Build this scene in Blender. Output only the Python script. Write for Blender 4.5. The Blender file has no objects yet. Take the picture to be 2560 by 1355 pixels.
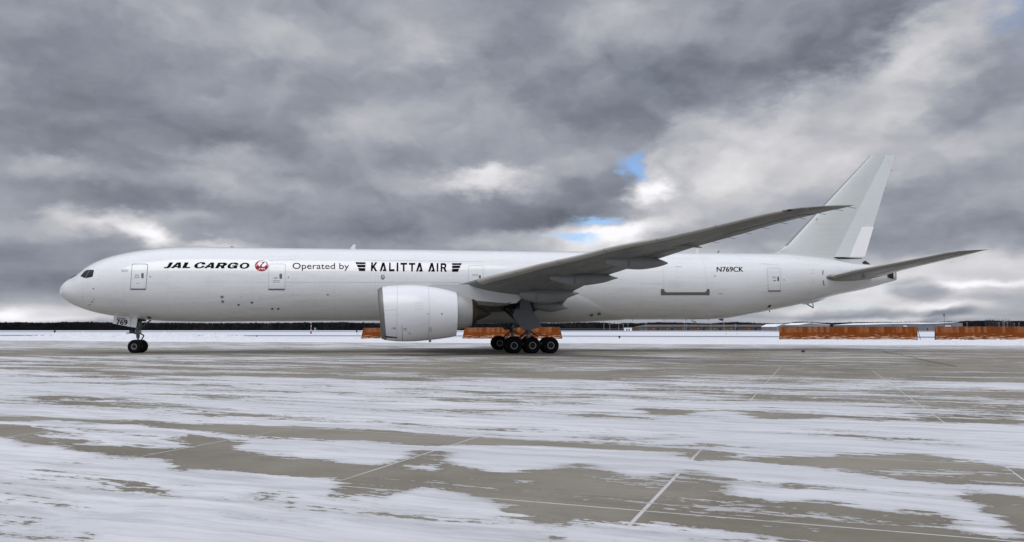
import bpy, bmesh, math, random
import numpy as np
from mathutils import Vector, Matrix
random.seed(4); rng = np.random.RandomState(7)
scn = bpy.context.scene
COL = scn.collection

# ------------------------------------------------------------------ camera
CX, CY, CH = 25.776, -67.916, 1.907
YAW, PIT, FPX = .1565, .0736, 1976.3
cam = bpy.data.cameras.new('camera'); camo = bpy.data.objects.new('camera', cam); COL.objects.link(camo)
camo.location = (CX, CY, CH); camo.rotation_euler = (math.pi/2 + PIT, 0, -YAW)
cam.sensor_width = 36; cam.lens = FPX/2560*36; cam.clip_start = .1; cam.clip_end = 20000
scn.camera = camo
scn.view_settings.view_transform = 'Standard'; scn.view_settings.look = 'None'
scn.view_settings.exposure = 0; scn.view_settings.gamma = 1
scn.render.resolution_x = 1024; scn.render.resolution_y = 542

C0 = np.array([CX, CY, CH])
Fv = np.array([math.sin(YAW)*math.cos(PIT), math.cos(YAW)*math.cos(PIT), math.sin(PIT)])
Rv = np.array([math.cos(YAW), -math.sin(YAW), 0.]); Uv = np.cross(Rv, Fv)
def ray(px, py): return Fv + Rv*(px-1280)/FPX + Uv*(677.5-py)/FPX
def aty(px, py, Y=0.): d = ray(px, py); return C0 + d*(Y-CY)/d[1]
def atz(px, py, Z=0.): d = ray(px, py); return C0 + d*(Z-CH)/d[2]
def atd(px, py, D): d = ray(px, py); return C0 + d*(D/(d@np.array([math.sin(YAW), math.cos(YAW), 0])))
def dpt(px, D): p = atd(px, 823, D); return p[0], p[1]      # plan position at depth D
def mpp(D): return D/FPX

# ------------------------------------------------------------------ node helpers
class NT:
    def __init__(s, tree): s.t = tree; s.n = tree.nodes; s.l = tree.links
    def new(s, typ, **kw):
        n = s.n.new(typ)
        for k, v in kw.items(): setattr(n, k, v)
        return n
    def put(s, sock, v):
        if isinstance(v, bpy.types.NodeSocket): s.l.new(v, sock)
        elif v is not None:
            if hasattr(sock, 'default_value') and hasattr(sock.default_value, '__len__') and not hasattr(v, '__len__'): v = (v,)*len(sock.default_value)
            sock.default_value = v
    def m(s, op, a, b=None, c=None, clamp=False):
        n = s.new('ShaderNodeMath', operation=op, use_clamp=clamp); s.put(n.inputs[0], a); s.put(n.inputs[1], b); s.put(n.inputs[2], c); return n.outputs[0]
    def vm(s, op, a, b=None):
        n = s.new('ShaderNodeVectorMath', operation=op); s.put(n.inputs[0], a); s.put(n.inputs[1], b); return n.outputs[1 if op in ('LENGTH', 'DOT_PRODUCT') else 0]
    def comb(s, x, y, z=0.): n = s.new('ShaderNodeCombineXYZ'); s.put(n.inputs[0], x); s.put(n.inputs[1], y); s.put(n.inputs[2], z); return n.outputs[0]
    def sep(s, v): n = s.new('ShaderNodeSeparateXYZ'); s.put(n.inputs[0], v); return n.outputs
    def noise(s, v, scale=1., detail=4., rough=.5, dist=0., col=False):
        n = s.new('ShaderNodeTexNoise'); s.put(n.inputs['Vector'], v); s.put(n.inputs['Scale'], float(scale)); s.put(n.inputs['Detail'], float(detail)); s.put(n.inputs['Roughness'], float(rough)); s.put(n.inputs['Distortion'], float(dist)); return n.outputs[1 if col else 0]
    def mr(s, v, a, b, c=0., d=1., mode='SMOOTHSTEP'):
        n = s.new('ShaderNodeMapRange', interpolation_type=mode); s.put(n.inputs[0], v)
        for i, q in zip((1, 2, 3, 4), (a, b, c, d)): s.put(n.inputs[i], q)
        return n.outputs[0]
    def mix(s, f, a, b):
        n = s.new('ShaderNodeMix', data_type='RGBA'); s.put(n.inputs[0], f)
        for i, v in ((6, a), (7, b)):
            if not isinstance(v, bpy.types.NodeSocket) and len(v) == 3: v = (*v, 1)
            s.put(n.inputs[i], v)
        return n.outputs[2]
    def mapping(s, v, loc=(0, 0, 0), rot=(0, 0, 0), sc=(1, 1, 1)):
        n = s.new('ShaderNodeMapping'); s.put(n.inputs[0], v); n.inputs[1].default_value = loc; n.inputs[2].default_value = rot; n.inputs[3].default_value = sc; return n.outputs[0]

# ------------------------------------------------------------------ world: broken overcast with a few blue holes
SUN_EL, SUN_AZ = math.radians(58), math.radians(200)     # azimuth clockwise from +Y: high behind the viewer
W = bpy.data.worlds.new('World'); scn.world = W; W.use_nodes = True
w = NT(W.node_tree); w.n.clear()
dirn = w.new('ShaderNodeTexCoord').outputs['Generated']
dn = w.vm('NORMALIZE', dirn)
X, Y, Z = w.sep(dn)
az = w.m('ARCTAN2', X, Y); el = w.m('ARCSINE', Z)
zc = w.m('MAXIMUM', Z, 0.0)
den = w.m('ADD', zc, .16)
plane = w.comb(w.m('DIVIDE', X, den), w.m('DIVIDE', Y, den), 0.)
polar = w.comb(az, w.m('MULTIPLY', el, 1.9), 0.)
warp1 = w.noise(w.mapping(polar, loc=(3.1, 1.7, 0)), 5, 5, .55, col=True)
warp2 = w.noise(w.mapping(polar, loc=(7.1, 4.7, 0)), 18, 4, .6, col=True)
wv = w.vm('ADD', w.vm('MULTIPLY', w.vm('SUBTRACT', warp1, (.5, .5, .5)), (.15, .075, 0)), w.vm('MULTIPLY', w.vm('SUBTRACT', warp2, (.5, .5, .5)), (.075, .05, 0)))
wk = w.mr(el, .0, .22, .3, 1.)
wv = w.vm('MULTIPLY', wv, w.comb(wk, wk, wk))
ae = w.vm('ADD', w.comb(az, el, 0.), wv)
def px2ae(px, py):
    d = ray(px, py); d = d/np.linalg.norm(d); return math.atan2(d[0], d[1]), math.asin(d[2])
def blob(px, py, rx, ry, rot=0., soft=1.0):
    a, e = px2ae(px, py)
    v = w.vm('SUBTRACT', ae, (a, e, 0.))
    n = w.new('ShaderNodeVectorRotate', rotation_type='Z_AXIS'); w.put(n.inputs['Vector'], v); n.inputs['Angle'].default_value = -math.radians(rot)
    v = w.vm('MULTIPLY', n.outputs[0], (FPX/rx, FPX/ry, 0.))
    return w.mr(w.vm('LENGTH', v), 1.35, 1.35-1.35*soft, 0., 1.)
L = w.m('ADD', .635, 0.)
# px, py, rx, ry, tilt, brightness, softness
BL = [(250,350,380,90,4,-.13),(210,500,500,75,-2,-.11),(520,200,520,150,-6,-.08),(950,550,480,60,-6,-.05),(1545,305,330,70,10,-.07),
 (1700,160,560,120,4,-.13),(2180,60,330,90,22,-.13),(1310,520,260,55,0,-.09),(2340,590,340,50,2,-.13),(2350,480,380,45,8,-.05),(110,640,230,60,0,-.11),
 (90,705,200,28,0,-.10),(1240,170,220,90,0,-.04),(760,270,240,45,0,-.03),(1490,455,130,60,0,-.07),
 (2450,235,220,60,28,-.05),(560,20,170,45,0,-.03),(1350,560,200,35,8,-.08),
 (640,85,200,65,0,.07),(1090,55,200,80,6,.10),(350,15,170,60,0,.04),(590,388,120,40,-4,.13),(850,370,280,60,6,.05),(140,415,170,36,-6,.12),(150,275,160,28,0,.04),
 (240,570,150,34,4,.24),(375,592,60,26,0,.32),(550,612,110,14,0,.20),(420,545,140,26,6,.12),(1205,440,150,46,2,.25),(1240,415,90,18,0,.08),(1720,345,150,75,22,.13),(1625,470,55,45,30,.34),(1540,600,130,34,8,.16),(1390,640,120,16,0,.14),(1640,395,40,40,40,.12),
 (1470,590,190,40,8,.27),(1600,560,170,30,10,.14),(2000,290,420,70,26,.16),(2350,120,280,90,42,.15),(2000,420,480,110,12,.10),(1750,500,300,90,14,.06),
 (1900,300,220,60,26,.06),(1110,470,240,40,0,.05),(600,475,220,40,-6,.08),(720,460,90,22,-14,.08),(2330,765,100,13,0,.17,1.),(2410,770,70,10,0,.12,1.),(2480,706,170,11,0,.15,.9),
 (2150,801,300,8,0,.16),(2480,650,170,22,0,.08),(2000,610,120,20,0,.05),(60,800,200,10,0,.08),(1990,780,120,14,0,.10),(2080,768,150,20,0,.10),(2280,725,420,75,0,.21),(50,785,190,26,0,.20),(250,772,300,26,0,.10),(2250,690,420,50,0,.07),(15,782,50,16,0,.16),(200,800,200,12,0,.07),
 (2300,722,62,24,-6,-.19,.6),(2130,785,120,16,4,-.12,.6),(2370,788,60,14,14,-.14,.6),(2500,745,140,18,0,-.05),(1280,30,260,60,0,-.02),(1480,80,180,60,14,.06),(1840,95,180,45,-6,.06),
 (1300,590,200,26,10,.12),(880,590,330,36,0,-.06),(60,130,120,60,0,-.02),(1600,640,200,40,0,.15),(2480,330,150,50,30,.06)]
for b in BL:
    g = blob(*b[:5], soft=b[6] if len(b) > 6 else 1.)
    L = w.m('ADD', L, w.m('MULTIPLY', g, float(b[5])))
n1 = w.noise(plane, .9, 8, .52, .5); n2 = w.noise(w.mapping(plane, loc=(5, 2, 0), sc=(1, 1, 1)), 3.2, 7, .58, .4)
n3 = w.noise(w.mapping(polar, loc=(1, 9, 0)), 9, 8, .55, .6)
L = w.m('ADD', L, w.m('MULTIPLY', w.m('SUBTRACT', n1, .5), .12))
L = w.m('ADD', L, w.m('MULTIPLY', w.m('SUBTRACT', n2, .5), .07))
L = w.m('ADD', L, w.m('MULTIPLY', w.m('SUBTRACT', n3, .5), .09))
# rounded lumps lit from above: difference of the cloud thickness over a small step upward
pw = w.vm('ADD', w.comb(az, w.m('MULTIPLY', el, 1.35), 0.), w.vm('MULTIPLY', wv, (.8, .8, 0.)))
for sc_, st_, am_, lo_ in ((4.6, .055, .46, 3), (12., .019, .20, 11)):
    ca = w.noise(w.mapping(pw, loc=(lo_, 1.3, 0)), sc_, 4, .48, .1); cb = w.noise(w.mapping(pw, loc=(lo_, 1.3+st_, 0)), sc_, 4, .48, .1)
    dd_ = w.m('MINIMUM', w.m('MAXIMUM', w.m('SUBTRACT', ca, cb), -.11), .16)
    L = w.m('ADD', L, w.m('MULTIPLY', w.m('MULTIPLY', dd_, am_), w.mr(el, .0, .12, .45, 1.)))
L = w.m('MINIMUM', w.m('MAXIMUM', L, .12), 1.0)
Llin = w.m('POWER', L, 2.2)
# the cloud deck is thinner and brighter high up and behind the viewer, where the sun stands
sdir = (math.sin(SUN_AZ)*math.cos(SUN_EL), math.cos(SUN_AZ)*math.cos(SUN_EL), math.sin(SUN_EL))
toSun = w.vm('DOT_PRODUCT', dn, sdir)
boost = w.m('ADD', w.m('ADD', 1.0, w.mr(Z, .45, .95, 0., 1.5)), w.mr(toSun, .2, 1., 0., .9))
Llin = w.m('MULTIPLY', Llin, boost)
tint = w.mix(w.mr(L, .45, .85), (.84, .965, 1.20), (.99, .985, .99))
tint = w.mix(w.m('MULTIPLY', w.noise(w.mapping(polar, loc=(2, 2, 0)), 4, 3, .5), .5), tint, (.97, .96, 1.10))
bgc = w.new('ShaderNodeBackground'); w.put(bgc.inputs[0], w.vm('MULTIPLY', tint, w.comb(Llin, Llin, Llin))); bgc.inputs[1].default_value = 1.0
sky = w.new('ShaderNodeTexSky', sky_type='NISHITA'); sky.sun_disc = False; sky.sun_elevation = SUN_EL; sky.sun_rotation = SUN_AZ
bgs = w.new('ShaderNodeBackground'); w.l.new(w.vm('MULTIPLY', sky.outputs[0], (.72, .88, 1.12)), bgs.inputs[0]); bgs.inputs[1].default_value = .14
hole = None
for b in [(1590,410,46,32,-35,1.),(1482,553,66,15,6,.95),(1428,600,60,12,-12,.85),(1360,592,40,8,0,.4),(2120,763,110,8,0,.35),(2210,712,90,5,0,.3),(2556,20,60,80,0,.4)]:
    g = w.m('MULTIPLY', blob(*b[:5], soft=1.), b[5]); hole = g if hole is None else w.m('MAXIMUM', hole, g)
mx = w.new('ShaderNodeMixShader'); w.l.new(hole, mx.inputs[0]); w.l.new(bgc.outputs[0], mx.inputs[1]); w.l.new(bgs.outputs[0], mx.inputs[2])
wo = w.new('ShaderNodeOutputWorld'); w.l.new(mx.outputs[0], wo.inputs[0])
W.cycles.sampling_method = 'MANUAL'; W.cycles.sample_map_resolution = 512

sun = bpy.data.lights.new('sun', 'SUN'); suno = bpy.data.objects.new('sun', sun); COL.objects.link(suno)
sun.energy = .9; sun.angle = math.radians(38); sun.color = (1, .97, .93)
suno.rotation_euler = Vector([-q for q in sdir]).to_track_quat('-Z', 'Y').to_euler(); suno.location = (0, -40, 60)

# ------------------------------------------------------------------ materials
def mat(name, col=(.5, .5, .5), rough=.5, metal=0., coat=0., fn=None, spec=None, emit=None):
    m = bpy.data.materials.new(name); m.use_nodes = True; t = NT(m.node_tree); p = t.n['Principled BSDF']
    p.inputs['Base Color'].default_value = (*col, 1); p.inputs['Roughness'].default_value = rough; p.inputs['Metallic'].default_value = metal
    p.inputs['Coat Weight'].default_value = coat; p.inputs['Coat Roughness'].default_value = .06
    if spec is not None: p.inputs['Specular IOR Level'].default_value = spec
    if fn: fn(t, p)
    return m
def grime(col, amt=.12, scale=(.35, 1.2, 1.2), lines=True, bump=.0):
    def f(t, p):
        co = t.new('ShaderNodeTexCoord').outputs['Object']
        a = t.noise(t.mapping(co, sc=scale), 1.0, 6, .6); b = t.noise(t.mapping(co, sc=(.15, .15, 3.)), 1.3, 4, .6)
        v = t.m('SUBTRACT', 1.0, t.m('MULTIPLY', t.mr(t.m('ADD', t.m('MULTIPLY', a, .6), t.m('MULTIPLY', b, .4)), .45, .75), amt))
        if lines:
            x = t.sep(co)[0]
            fx = t.m('PINGPONG', t.m('ADD', x, .8), 1.6); v = t.m('MULTIPLY', v, t.mr(fx, .0, .03, .90, 1.))
        t.put(p.inputs['Base Color'], t.vm('MULTIPLY', (*col,), t.comb(v, v, v)))
        t.put(p.inputs['Roughness'], t.mr(a, .3, .8, p.inputs['Roughness'].default_value*.8, p.inputs['Roughness'].default_value*1.35))
        if bump:
            bn = t.new('ShaderNodeBump'); bn.inputs['Strength'].default_value = bump; bn.inputs['Distance'].default_value = .05
            t.put(bn.inputs['Height'], t.noise(t.mapping(co, sc=(.5, 1.5, 1.5)), 1.2, 3, .5)); t.l.new(bn.outputs[0], p.inputs['Normal'])
    return f
WHITE = mat('white_aircraft_paint', (.76, .765, .765), .30, coat=1., fn=grime((.76, .765, .765), .14, bump=.3))
NACW = mat('nacelle_paint', (.80, .80, .82), .34, coat=.3, fn=grime((.78, .78, .80), .10, (.5, 1, 1), False))
FINW = mat('fin_paint', (.72, .74, .73), .42, coat=.1, fn=grime((.66, .69, .675), .12, (.3, 1, .12), False))
RUDW = mat('rudder_paint', (.78, .79, .79), .42, fn=grime((.73, .75, .75), .07, (.3, 1, .2), False))
TABW = mat('tab_paint', (.90, .90, .88), .5)
WINGG = mat('wing_grey_paint', (.18, .185, .18), .42, fn=grime((.18, .185, .18), .45, (1.1, .18, 1), False))
SLAT = mat('slat_metal_paint', (.46, .44, .40), .34, metal=.3, fn=grime((.46, .44, .40), .25, (.6, .6, .6), False))
FAIRG = mat('fairing_grey_paint', (.20, .21, .21), .38, fn=grime((.20, .21, .21), .22, (.8, .8, .8), False))
STABG = mat('stabiliser_grey_paint', (.24, .24, .23), .4, fn=grime((.24, .24, .23), .25, (1, .3, 1), False))
BELLY = mat('belly_paint', (.62, .63, .62), .35, coat=.2, fn=grime((.60, .61, .60), .18, (.3, .6, .8), True))
DOORG = mat('gear_door_grey', (.13, .145, .155), .5)
METAL = mat('gear_metal', (.12, .13, .135), .45, metal=.3)
CHROME = mat('polished_strut', (.22, .23, .24), .35, metal=.5)
DARKM = mat('dark_gear_parts', (.035, .036, .04), .6)
LIP = mat('intake_lip_metal', (.20, .19, .18), .42, metal=.5)
CORE = mat('core_cowl_metal', (.42, .42, .42), .4, metal=.35, fn=grime((.42, .42, .41), .35, (.8, .8, .8), False))
NOZ = mat('burnt_nozzle_metal', (.16, .12, .085), .42, metal=.8, fn=grime((.085, .062, .042), .6, (2.5, .2, .2), False))
PLUG = mat('exhaust_plug_metal', (.05, .042, .035), .5, metal=.7)
SOOT = mat('sooty_heat_shield', (.10, .085, .07), .6, metal=.3, fn=grime((.12, .10, .085), .6, (2, 2, 2), False))
TYRE = mat('tyre_rubber', (.008, .008, .009), .85, spec=.12)
RIM = mat('wheel_rim_paint', (.30, .31, .31), .4, metal=.2)
HUB = mat('wheel_hub', (.035, .036, .038), .55, metal=.2)
BLACK = mat('black_lettering', (.004, .004, .005), .7, spec=.05)
SEAL = mat('door_seal_grey', (.10, .11, .12), .5)
SEALT = mat('thin_gap_grey', (.50, .51, .52), .5)
GREYP = mat('grey_marking', (.22, .22, .22), .5)
RED = mat('red_emblem', (.34, .003, .012), .5, spec=.2)
CREAM = mat('white_emblem_lettering', (.85, .82, .82), .4)
GLASS = mat('cockpit_glass', (.006, .008, .009), .08, spec=.35)
POST = mat('window_post', (.16, .17, .17), .4)
REDG = mat('red_lamp_glass', (.05, .005, .01), .1)
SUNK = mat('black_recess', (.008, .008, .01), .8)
TITAN = mat('scuffed_tip_metal', (.35, .34, .33), .5, metal=.5)

# ------------------------------------------------------------------ object helpers
def tag(o, label=None, cat=None, group=None, kind=None):
    if label: o['label'] = label
    if cat: o['category'] = cat
    if group: o['group'] = group
    if kind: o['kind'] = kind
    return o
def empty(name, loc=(0, 0, 0), rz=0.):
    o = bpy.data.objects.new(name, None); COL.objects.link(o); o.location = loc; o.rotation_euler = (0, 0, rz); o.empty_display_size = .5; return o
class MB:
    def __init__(s): s.v = []; s.f = []
    def add(s, vs, fs):
        b = len(s.v); s.v += [tuple(float(q) for q in p) for p in vs]; s.f += [tuple(b+i for i in f) for f in fs]; return s
    def box(s, c, d, rz=0., M=None):
        vs = [Vector((x*d[0]/2, y*d[1]/2, z*d[2]/2)) for x in (-1, 1) for y in (-1, 1) for z in (-1, 1)]
        R = Matrix.Rotation(rz, 3, 'Z') if M is None else M
        vs = [R @ v + Vector(c) for v in vs]
        return s.add(vs, [(0, 1, 3, 2), (4, 6, 7, 5), (0, 4, 5, 1), (2, 3, 7, 6), (0, 2, 6, 4), (1, 5, 7, 3)])
    def tube(s, pts, r, n=10, cap=True):
        pts = [Vector(p) for p in pts]; rs = r if hasattr(r, '__len__') else [r]*len(pts); rings = []
        for i, p in enumerate(pts):
            d = (pts[min(i+1, len(pts)-1)] - pts[max(i-1, 0)]).normalized()
            a = d.cross(Vector((0, 0, 1)) if abs(d.z) < .9 else Vector((1, 0, 0))).normalized(); b = d.cross(a)
            rings.append([p + (a*math.cos(t) + b*math.sin(t))*rs[i] for t in [2*math.pi*k/n for k in range(n)]])
        return s.loft(rings, cap=cap)
    def loft(s, rings, closed=True, cap=True):
        n = len(rings[0]); vs = [p for r in rings for p in r]; fs = []
        for i in range(len(rings)-1):
            for k in range(n if closed else n-1):
                k2 = (k+1) % n; fs.append((i*n+k, i*n+k2, (i+1)*n+k2, (i+1)*n+k))
        if cap and closed: fs += [tuple(range(n))[::-1], tuple((len(rings)-1)*n+k for k in range(n))]
        return s.add(vs, fs)
    def disc(s, c, prof, n=40, M=None, cap=True):        # lathe about local Y; prof = [(y, r)...]
        M = M or Matrix.Identity(3); rings = []
        for (y, r) in prof: rings.append([M @ Vector((r*math.cos(t), y, r*math.sin(t))) + Vector(c) for t in [2*math.pi*k/n for k in range(n)]])
        return s.loft(rings, cap=cap)
    def build(s, name, m, parent=None, smooth=True, angle=.6):
        me = bpy.data.meshes.new(name); me.from_pydata(s.v, [], s.f); me.validate(); me.update()
        bm = bmesh.new(); bm.from_mesh(me); bmesh.ops.recalc_face_normals(bm, faces=bm.faces); bm.to_mesh(me); bm.free()
        o = bpy.data.objects.new(name, me); COL.objects.link(o)
        if m is not None: me.materials.append(m)
        if parent: o.parent = parent
        if smooth: me.shade_smooth(); me.set_sharp_from_angle(angle=angle)
        return o
def pchip(xs, ys):
    xs = np.array(xs, float); ys = np.array(ys, float); h = np.diff(xs); dl = np.diff(ys)/h; d = np.zeros(len(xs))
    for i in range(1, len(xs)-1):
        if dl[i-1]*dl[i] > 0: w1 = 2*h[i]+h[i-1]; w2 = h[i]+2*h[i-1]; d[i] = (w1+w2)/(w1/dl[i-1]+w2/dl[i])
    d[0] = dl[0]; d[-1] = dl[-1]
    def f(x):
        x = np.clip(x, xs[0], xs[-1]); i = np.clip(np.searchsorted(xs, x)-1, 0, len(xs)-2); t = (x-xs[i])/h[i]
        return (2*t**3-3*t**2+1)*ys[i]+(t**3-2*t**2+t)*h[i]*d[i]+(-2*t**3+3*t**2)*ys[i+1]+(t**3-t**2)*h[i]*d[i+1]
    return f
def vnoise(x, y, seed=0):
    def h(i, j): n = np.sin(i*127.1+j*311.7+seed*74.7)*43758.5453; return n-np.floor(n)
    xi = np.floor(x); yi = np.floor(y); fx = x-xi; fy = y-yi; fx = fx*fx*(3-2*fx); fy = fy*fy*(3-2*fy)
    return (h(xi, yi)*(1-fx)+h(xi+1, yi)*fx)*(1-fy)+(h(xi, yi+1)*(1-fx)+h(xi+1, yi+1)*fx)*fy
def fbm(x, y, o=4, seed=0): return sum(vnoise(x*2**k, y*2**k, seed+k)*.5**k for k in range(o))/sum(.5**k for k in range(o))
def grid_mesh(P, name, m, attr=None, parent=None):
    r, c = P.shape[:2]; me = bpy.data.meshes.new(name)
    idx = np.arange(r*c).reshape(r, c); q = np.stack([idx[:-1, :-1], idx[:-1, 1:], idx[1:, 1:], idx[1:, :-1]], -1).reshape(-1, 4)
    me.from_pydata(P.reshape(-1, 3).tolist(), [], q.tolist()); me.materials.append(m)
    if attr is not None:
        a = me.attributes.new(attr[0], 'FLOAT', 'POINT'); a.data.foreach_set('value', attr[1].astype(np.float32).ravel())
    me.shade_smooth(); o = bpy.data.objects.new(name, me); COL.objects.link(o)
    if parent: o.parent = parent
    return o

# ------------------------------------------------------------------ ground
SNOWBUMP = None
def snow_fn(t, p):
    co = t.new('ShaderNodeTexCoord').outputs['Object']
    a = t.noise(t.mapping(co, sc=(.05, .3, .3)), 1.0, 6, .6)
    t.put(p.inputs['Base Color'], t.mix(t.mr(a, .35, .7), (.72, .74, .79), (.60, .62, .67)))
    bn = t.new('ShaderNodeBump'); bn.inputs['Strength'].default_value = .5; bn.inputs['Distance'].default_value = .15
    t.put(bn.inputs['Height'], t.noise(co, 2.2, 8, .65)); t.l.new(bn.outputs[0], p.inputs['Normal'])
SNOW = mat('field_snow', (.8, .82, .86), .8, fn=snow_fn)
def bank_fn(t, p):
    co = t.new('ShaderNodeTexCoord').outputs['Object']
    a = t.noise(co, .9, 9, .7); b = t.noise(t.mapping(co, sc=(1, 1, 2)), 5, 5, .7)
    t.put(p.inputs['Base Color'], t.mix(t.mr(b, .58, .72, 0., .7), (.80, .81, .84), (.36, .36, .37)))
    bn = t.new('ShaderNodeBump'); bn.inputs['Strength'].default_value = 1.; bn.inputs['Distance'].default_value = .5
    t.put(bn.inputs['Height'], a); t.l.new(bn.outputs[0], p.inputs['Normal'])
BANK = mat('ploughed_snow', (.9, .9, .93), .85, fn=bank_fn)
JA = (.867, -.498); JB = (.498, .867)        # directions of the slab joints
def apron_fn(t, p):
    g = t.new('ShaderNodeNewGeometry').outputs['Position']
    at = t.new('ShaderNodeAttribute', attribute_name='snow_cover'); c = at.outputs['Fac']
    A = t.vm('DOT_PRODUCT', g, (*JA, 0)); B = t.vm('DOT_PRODUCT', g, (*JB, 0))
    st = t.comb(A, B, 0.)
    w1 = t.noise(st, .35, 3, .5, col=True)
    sw = t.vm('ADD', st, t.vm('MULTIPLY', t.vm('SUBTRACT', w1, (.5, .5, .5)), (3.0, .9, 0)))
    nA = t.noise(t.mapping(sw, sc=(.12, .50, 1)), 1.0, 3, .5)        # long wind streaks
    nB = t.noise(t.mapping(sw, loc=(9, 4, 0), sc=(.55, 2.6, 1)), 1.0, 8, .66)
    nC = t.noise(t.mapping(sw, loc=(2, 7, 0), sc=(.40, 6, 1)), 1.0, 7, .72)
    nD = t.noise(t.mapping(st, loc=(5, 1, 0), sc=(5, 9, 1)), 1.0, 7, .7)
    n = t.m('ADD', t.m('ADD', t.m('MULTIPLY', nA, 1.0), t.m('MULTIPLY', nB, .90)), t.m('ADD', t.m('MULTIPLY', nC, .55), t.m('MULTIPLY', nD, .55)))
    n = t.m('SUBTRACT', n, 1.5)
    v = t.m('ADD', t.m('SUBTRACT', t.m('MULTIPLY', c, 1.6), .8), t.m('MULTIPLY', n, 3.3))
    snow = t.mr(v, -.05, .07)
    # slab joints packed with snow
    jm = None
    for (pos, hw, coord, lo, hi, other) in [(54.43, .017, A, -45., -32.3, B), (54.50, .010, A, -26., -2., B), (50.52, .011, A, -38.2, -31.5, B), (46.65, .010, A, -38, -33, B), (58.6, .009, A, -30, -5., B), (58.6, .010, A, -36, -32, B), (42.7, .01, A, -60, 10, B),
                                     (-37.62, .011, B, 49.0, 95., A), (-33.05, .008, B, 30, 80, A), (-28.4, .007, B, 30, 90, A)]:
        d = t.m('ABSOLUTE', t.m('SUBTRACT', coord, pos)); m_ = t.mr(d, hw, hw*1.6, 1., 0.)
        m_ = t.m('MULTIPLY', m_, t.m('MULTIPLY', t.mr(other, lo, lo+2), t.mr(other, hi-2, hi, 1., 0.)))
        jm = m_ if jm is None else t.m('MAXIMUM', jm, m_)
    jm = t.m('MULTIPLY', jm, t.mr(t.noise(t.mapping(st, sc=(3, 3, 1)), 2.0, 5, .7), .32, .46, .35, 1.))
    # bare concrete
    cn = t.noise(st, .25, 5, .6); cf = t.noise(st, 9, 8, .75); cs = t.noise(t.mapping(st, sc=(.4, 9, 1)), 1.2, 7, .7)
    conc = t.mix(t.mr(cn, .3, .7), (.170, .150, .116), (.26, .238, .195))
    conc = t.vm('MULTIPLY', conc, t.comb(*[t.m('ADD', .72, t.m('ADD', t.m('MULTIPLY', cf, .24), t.m('MULTIPLY', cs, .34)))]*3))
    wet = t.mr(t.noise(t.mapping(st, loc=(3, 8, 0), sc=(.25, 1.6, 1)), 1.0, 6, .6), .56, .72)
    edge = t.mr(v, -.35, -.05, 0., .35)                       # damp rim next to melting snow
    conc = t.mix(t.m('MULTIPLY', t.m('MAXIMUM', edge, t.m('MULTIPLY', wet, .7)), .8), conc, (.105, .092, .075))
    frost = t.m('MULTIPLY', t.mr(t.noise(t.mapping(st, loc=(1, 3, 0), sc=(1.2, 20, 1)), 1.0, 8, .75), .60, .72), .22)
    conc = t.mix(frost, conc, (.6, .62, .66))
    thin = t.mr(t.noise(t.mapping(sw, loc=(6, 6, 0), sc=(.35, 3.2, 1)), 1.0, 8, .72), .40, .66)
    thin2 = t.mr(t.noise(t.mapping(st, loc=(1, 16, 0), sc=(1.5, 11, 1)), 1.0, 7, .75), .38, .70)
    grain = t.noise(st, 22, 6, .8)
    big = t.mr(t.noise(t.mapping(st, loc=(12, 6, 0), sc=(.12, .5, 1)), 1.0, 5, .6), .35, .65)
    sc_ = t.mix(t.m('MULTIPLY', thin, .75), t.mix(big, (.57, .575, .59), (.69, .69, .70)), (.43, .435, .45))
    sg = t.m('ADD', .93, t.m('MULTIPLY', grain, .14)); sc_ = t.vm('MULTIPLY', sc_, t.comb(sg, sg, sg))
    veil = t.m('ADD', t.mr(v, .0, .45, .84, 1.), t.m('MULTIPLY', thin2, .14)); veil = t.m('SUBTRACT', veil, t.m('MULTIPLY', t.m('MULTIPLY', thin, thin2), .35))
    snow2 = t.m('MULTIPLY', snow, t.m('MINIMUM', t.m('MAXIMUM', veil, 0.), 1.))
    snow2 = t.m('MULTIPLY', snow2, t.mr(t.m('ADD', c, t.m('MULTIPLY', t.m('SUBTRACT', thin2, .5), .35)), .12, .62, .66, 1.))
    scr = t.mr(t.noise(t.mapping(g, loc=(4, 9, 0), rot=(0, 0, math.radians(46)), sc=(.9, 14, 1)), 1.0, 7, .72), .655, .69)
    snow2 = t.m('MAXIMUM', snow2, t.m('MULTIPLY', t.m('MULTIPLY', scr, .55), t.mr(v, -2.4, -.9)))
    fleck = t.mr(t.noise(t.mapping(sw, loc=(4, 2, 0), sc=(2.2, 11, 1)), 1.0, 7, .72), .66, .69)
    snow2 = t.m('MAXIMUM', snow2, t.m('MULTIPLY', t.m('MULTIPLY', fleck, .75), t.mr(v, -1.6, -.2)))
    colr = t.mix(snow2, conc, sc_)
    colr = t.mix(t.m('MULTIPLY', jm, t.m('SUBTRACT', 1., t.m('MULTIPLY', snow, .8))), colr, (.52, .515, .505))
    t.put(p.inputs['Base Color'], colr)
    t.put(p.inputs['Roughness'], t.m('SUBTRACT', .85, t.m('MULTIPLY', t.m('MULTIPLY', wet, .35), t.m('SUBTRACT', 1., snow))))
    bn = t.new('ShaderNodeBump'); bn.inputs['Strength'].default_value = .35; bn.inputs['Distance'].default_value = .02
    t.put(bn.inputs['Height'], t.m('ADD', t.m('MULTIPLY', t.mr(v, -.1, .6), 1.), t.m('MULTIPLY', cf, .3))); t.l.new(bn.outputs[0], p.inputs['Normal'])
APRON = mat('patchy_snow_on_concrete', (.3, .3, .3), .85, fn=apron_fn, spec=.3)
TARM = mat('cleared_asphalt', (.20, .21, .23), .8, fn=grime((.20, .21, .23), .4, (.05, .3, 1), False))
TARM2 = mat('far_cleared_asphalt', (.14, .145, .16), .8)

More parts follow.
